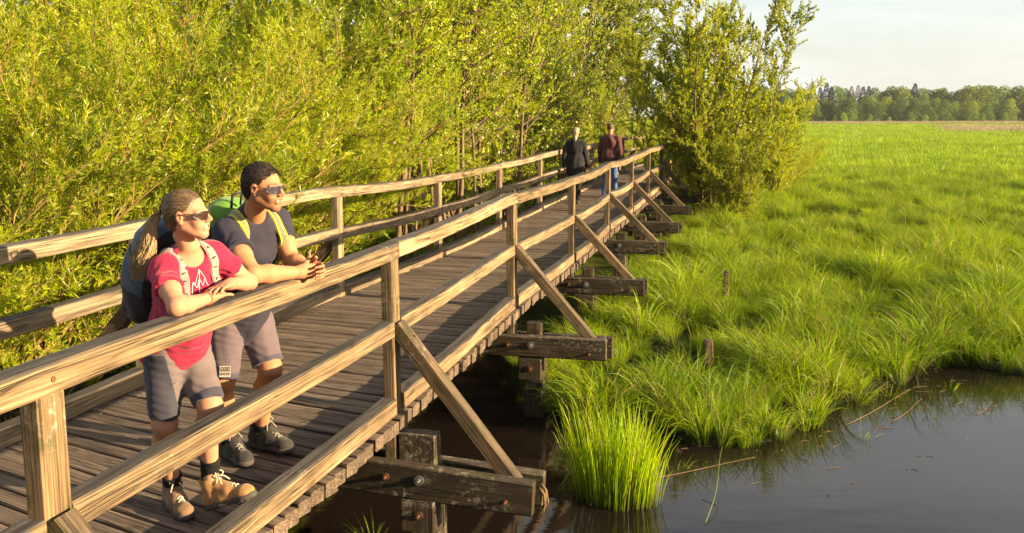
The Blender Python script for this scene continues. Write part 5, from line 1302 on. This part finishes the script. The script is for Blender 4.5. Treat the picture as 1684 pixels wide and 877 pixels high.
for p, n_ in zip(Pl, nn):
    d = nrm(n_*.45 + A3(-.55 if p[0] < .05 else .1, rg.normal(0, .2), .25) if p[2] > .05 else n_*.22 + A3(-.3, 0, -.7)); Ls = .011 if p[2] > .06 else .005
    paths.append([q(*(p - n_*.002)), q(*(p + d*Ls*.5)), q(*(p + d*Ls + A3(.003, 0, -.002)))])
V, F = strands(paths, .0011); mk('hair_strands', V, F, M_hairM, hcm, None, True)
# backpack
f, l, u = MT[:, 0], MT[:, 1], MT[:, 2]; Lm = np.linalg.norm(mch - mpel)
bm_ = empty('backpack', tuple(mpel - f*.2)); tag(bm_, 'bright green backpack with lime straps worn by the man in charcoal', 'backpack')
def Q_(x, y, z): return mpel + f*x + l*y + u*z*Lm
S = Sdf(); S.box(Q_(-.215, 0, .55), A3(.07, .12, .21), MT, .06, .04); S.ell(Q_(-.215, .01, .93), A3(.092, .11, .070), MT, .04); S.warp(folds(.003, (40, 42, 30), 5.))
V, F = S.mesh(.006); fz = ((V - mpel) @ u/Lm)[F].mean(1); fx = ((V - mpel) @ f)[F].mean(1)
mk('main_bag', V, F, [M_green, M_packB], bm_, None, True, midx=np.where((fz < .84) | (fx > -.15), 1, 0))
V, F = tube([Q_(-.15, -.03, 1.06), Q_(-.155, -.03, 1.19), Q_(-.155, .03, 1.19), Q_(-.15, .03, 1.06)], .008, 6); mk('grab_loop', V, F, M_strapD, bm_, None, True)
for y in (-1, 1):
    pth = [Q_(-.13, y*.085, 1.0), Q_(-.06, y*.095, 1.17), Q_(.05, y*.105, 1.13), Q_(.13, y*.115, .95), Q_(.16, y*.125, .78), Q_(.13, y*.145, .60)]
    V, F, Q, NN, S_ = ribbon(pth, mtree, .056, .010, .002, 30); sp = mk('shoulder_strap', V, F, M_lime, bm_)
    n0 = 15; V = []; F = []
    for i in range(2, 28): V += [Q[i] + NN[i]*.0112 - S_[i]*.009, Q[i] + NN[i]*.0112 + S_[i]*.009]
    mk('strap_band', V, [[2*i, 2*i + 1, 2*i + 3, 2*i + 2] for i in range(25)], M_greyband, sp)
    V, F, *_ = ribbon([Q_(.13, y*.145, .62), Q_(.08, y*.17, .45), Q_(-.05, y*.18, .30), Q_(-.14, y*.15, .25)], mtree, .022, .004, .003, 18); mk('webbing_strap', V, F, M_strapD, bm_)
# patch with lettering on the shorts leg
def text_mesh(body, size):
    cu = bpy.data.curves.new('lettering', 'FONT'); cu.body = body; cu.size = size; cu.align_x = 'CENTER'; cu.align_y = 'CENTER'; cu.extrude = .0004
    o = bpy.data.objects.new('lettering', cu); COL.objects.link(o); bpy.context.view_layer.update()
    me = bpy.data.meshes.new_from_object(o.evaluated_get(bpy.context.evaluated_depsgraph_get())); bpy.data.objects.remove(o)
    V = np.array([v.co for v in me.vertices]); F = [list(p.vertices) for p in me.polygons]; bpy.data.meshes.remove(me); return V, F
def decal(px, py, D, tree, w, h_, tilt=0.0):
    d = ray(px, py); hit = tree.ray_cast(Vector((0, 0, CAM_Z)), Vector(d).normalized())
    if hit[0] is None: c = at_y(px, py, D); n_ = nrm(-d)
    else: c = np.array(hit[0]); n_ = nrm(np.array(hit[1])*.5 + nrm(-d)*.5)
    x_ = nrm(np.cross(A3(0, 0, 1), n_)); y_ = np.cross(n_, x_); x_, y_ = x_*math.cos(tilt) + y_*math.sin(tilt), y_*math.cos(tilt) - x_*math.sin(tilt)
    return c + n_*.006, x_, y_, n_
c, x_, y_, n_ = decal(370, 611, 5.2, mstree, .07, .07, R(-4))
def quadplate(c, x_, y_, n_, w, h_, lift): return [c + x_*a*w/2 + y_*b*h_/2 + n_*lift for a, b in ((-1, -1), (1, -1), (1, 1), (-1, 1))] + [c + x_*a*w/2 + y_*b*h_/2 + n_*(lift - .004) for a, b in ((-1, -1), (1, -1), (1, 1), (-1, 1))]
QF = [[0, 1, 2, 3], [7, 6, 5, 4]] + [[4 + k, 4 + (k + 1) % 4, (k + 1) % 4, k] for k in range(4)]
pt_ = mk('patch', quadplate(c, x_, y_, n_, .060, .062, .0), QF, M_patch, mshorts)
mk('patch_field', quadplate(c + y_*.0135, x_, y_, n_, .052, .025, .001), QF, M_patchk, pt_)
for txt, dy, mt in (('ROCK', .0135, M_patch), ('SHOX', -.0135, M_patchk)):
    V, F = text_mesh(txt, .0225); mk('lettering', [c + x_*v[0]*.88 + y_*(v[1] + dy) + n_*(v[2] + .0022) for v in V], F, mt, pt_)

# ------------------------------------------------------------------ the couple walking away
def walker(x, y, Hh, male, top, legs, hair, label, step, yaw):
    fwd = A3(math.cos(yaw), math.sin(yaw), 0); L, M = local((x, y, 0.01), fwd); k = Hh/1.78
    q = lambda a, b, c: L(a*k, b*k, c*k); root = empty('person', (x, y, 0))
    HLw, HMw = local(q(.02, 0, 1.655), fwd)
    S = Sdf(); S.cap(q(0, 0, 1.0), q(0, 0, 1.35), .10*k, .12*k, .05)
    S.cap(q(0, 0, 1.4), q(.02, 0, 1.6), .05*k, .05*k, .03)
    for sd_, y_ in ((1, .085), (-1, -.085)):
        ft = step*sd_
        S.cap(q(0, y_, .92), q(ft*.5 + .03, y_, .50), .075*k, .055*k, .03); S.cap(q(ft*.5 + .03, y_, .50), q(ft, y_, .09), .052*k, .040*k, .03)
        S.cap(q(ft - .04, y_, .045), q(ft + .15, y_*1.1, .035), .04*k, .035*k, .02)
        S.cap(q(0, y_*2.3, 1.40), q(-ft*.25 - .02, y_*2.9, 1.12), .05*k, .042*k, .03); S.cap(q(-ft*.25 - .02, y_*2.9, 1.12), q(-ft*.6 + .05, y_*2.9, .87), .038*k, .028*k, .02)
        S.ell(q(-ft*.6 + .07, y_*2.9, .80), A3(.035, .02, .06)*k, M, .02)
        for j_ in range(4): S.cap(q(-ft*.6 + .045 + .017*j_, y_*2.9, .77), q(-ft*.6 + .06 + .015*j_, y_*2.8, .69 + .008*abs(j_ - 1)), .009*k, .008*k, .004)
        S.cap(q(-ft*.6 + .09, y_*2.8, .81), q(-ft*.6 + .125, y_*2.6, .755), .011*k, .009*k, .004)
    b = S.mesh(.009); hd = head_mesh(HLw, HMw, k*.98, male, q(0, 0, 1.43), .006, False)
    V, F = join([b, (hd[0], hd[1])]); n0 = len(b[0]); rd = np.zeros(len(V)); rd[n0:] = hd[2]; bd = np.zeros(len(V)); bd[n0:] = hd[3]
    mk('body', V, F, M_skinW, root, {'red': rd, 'beard': bd}, True)
    S = Sdf(); lo_ = .62 if not male else .86
    S.ell(q(0, 0, 1.30), A3(.14, .19, .20)*k, M, .05); S.cap(q(0, -.15, 1.415), q(0, .15, 1.415), .070*k, None, .06); S.cap(q(-.01, 0, 1.44), q(.0, 0, 1.50), .078*k, .066*k, .04)
    S.ell(q(-.01, 0, 1.02), A3(.15, .20, .22)*k, M, .06)
    if not male: S.ell(q(-.02, 0, .80), A3(.17, .215, .25)*k, M, .06)
    for sd_, y_ in ((1, .085), (-1, -.085)):
        ft = step*sd_
        S.cap(q(0, y_*2.2, 1.41), q(-ft*.25 - .02, y_*3.0, 1.12), .068*k, .062*k, .04); S.cap(q(-ft*.25 - .02, y_*3.0, 1.12), q(-ft*.6 + .05, y_*3.0, .86), .060*k, .054*k, .02, 'u', 'b')
    S.cut(q(0, 0, lo_), A3(0, 0, -1)); S.warp(folds(.007, (22, 24, 9), Hh*3)); S.warp(folds(.004, (40, 44, 15), Hh*7))
    mk('sweater' if male else 'cardigan', *S.mesh(.009), top, root, None, True)
    S = Sdf(); S.ell(q(0, 0, .95), A3(.115, .165, .13)*k, M, .04)
    for sd_, y_ in ((1, .085), (-1, -.085)):
        ft = step*sd_; S.cap(q(0, y_, .92), q(ft*.5 + .03, y_, .50), .090*k, .072*k, .03); S.cap(q(ft*.5 + .03, y_, .50), q(ft, y_, .08), .070*k, .062*k, .02, 'u', 'b')
    S.warp(folds(.004, (30, 30, 30), 2.)); mk('trousers', *S.mesh(.009), legs, root, None, True)
    for sd_, y_ in ((1, .085), (-1, -.085)):
        ft = step*sd_; S = Sdf(); S.cap(q(ft - .05, y_, .05), q(ft + .15, y_*1.1, .038), .048*k, .042*k, .02); S.cut(q(0, 0, .004), A3(0, 0, -1)); mk('shoe', *S.mesh(.008), M_bootM, root, None, True)
    h = lambda a, b_, c: HLw(a*k, b_*k, c*k)
    S = Sdf()
    if male:
        S.ell(h(-.018, 0, .034), A3(.0985, .0785, .0885)*k, HMw); S.cut(h(.02, 0, .05), HMw @ nrm(A3(1, 0, .15)), .01); S.cut(h(0, 0, -.07), A3(0, 0, -1), .01)
        for y_ in (-1, 1): S.ell(h(.01, y_*.084, -.02), A3(.035, .02, .05)*k, HMw, .006, 's')
    else:
        S.ell(h(-.018, 0, .040), A3(.106, .088, .096)*k, HMw); S.cap(h(-.07, 0, .01), h(-.085, .005, -.14), .062*k, .045*k, .04); S.cap(h(-.085, .005, -.14), h(-.085, .01, -.23), .042*k, .020*k, .03)
        S.cut(h(.055, 0, .04), HMw @ nrm(A3(1, 0, -.5)), .01); S.warp(folds(.003, (120, 120, 30), 1.))
    mk('hair', *S.mesh(.006), hair, root, {'lc': np.full(1, 0.)} if False else None, True)
    return tag(root, label, 'person', 'couple walking away along the bridge')
yaw_b = math.atan2(T2[1], T2[0])
zdeck = lambda x, y: 0.0
px_ = px_xy(946, 21.6); walker(px_[0], px_[1], 1.70, False, M_black, M_sock, M_hairG, 'woman with silver-blonde hair in long black cardigan walking away', .20, yaw_b + .05)
px_ = px_xy(1003, 22.6); walker(px_[0], px_[1], 1.80, True, M_maroon, M_jeans, M_hairB, 'man in maroon sweater and blue jeans walking away', -.22, yaw_b - .05)
# ------------------------------------------------------------------ thin evening haze over the marsh
N = new_mat('evening_haze'); vol = N.n('ShaderNodeVolumePrincipled')
vol.inputs['Color'].default_value = (0.93, 0.95, 1.0, 1); vol.inputs['Density'].default_value = 0.00013; vol.inputs['Anisotropy'].default_value = 0.25
N.nt.links.new(vol.outputs[0], N.out.inputs['Volume'])
hx, hy, hz = (-700, 900), (-250, 1100), (-2.8, 18)
V = [(x, y, z) for z in hz for y in hy for x in hx]
tag(mk('haze', V, [[0, 2, 3, 1], [4, 5, 7, 6], [0, 1, 5, 4], [2, 6, 7, 3], [0, 4, 6, 2], [1, 3, 7, 5]], MATS['evening_haze']), 'thin pale haze over the marsh', 'haze', kind='stuff')
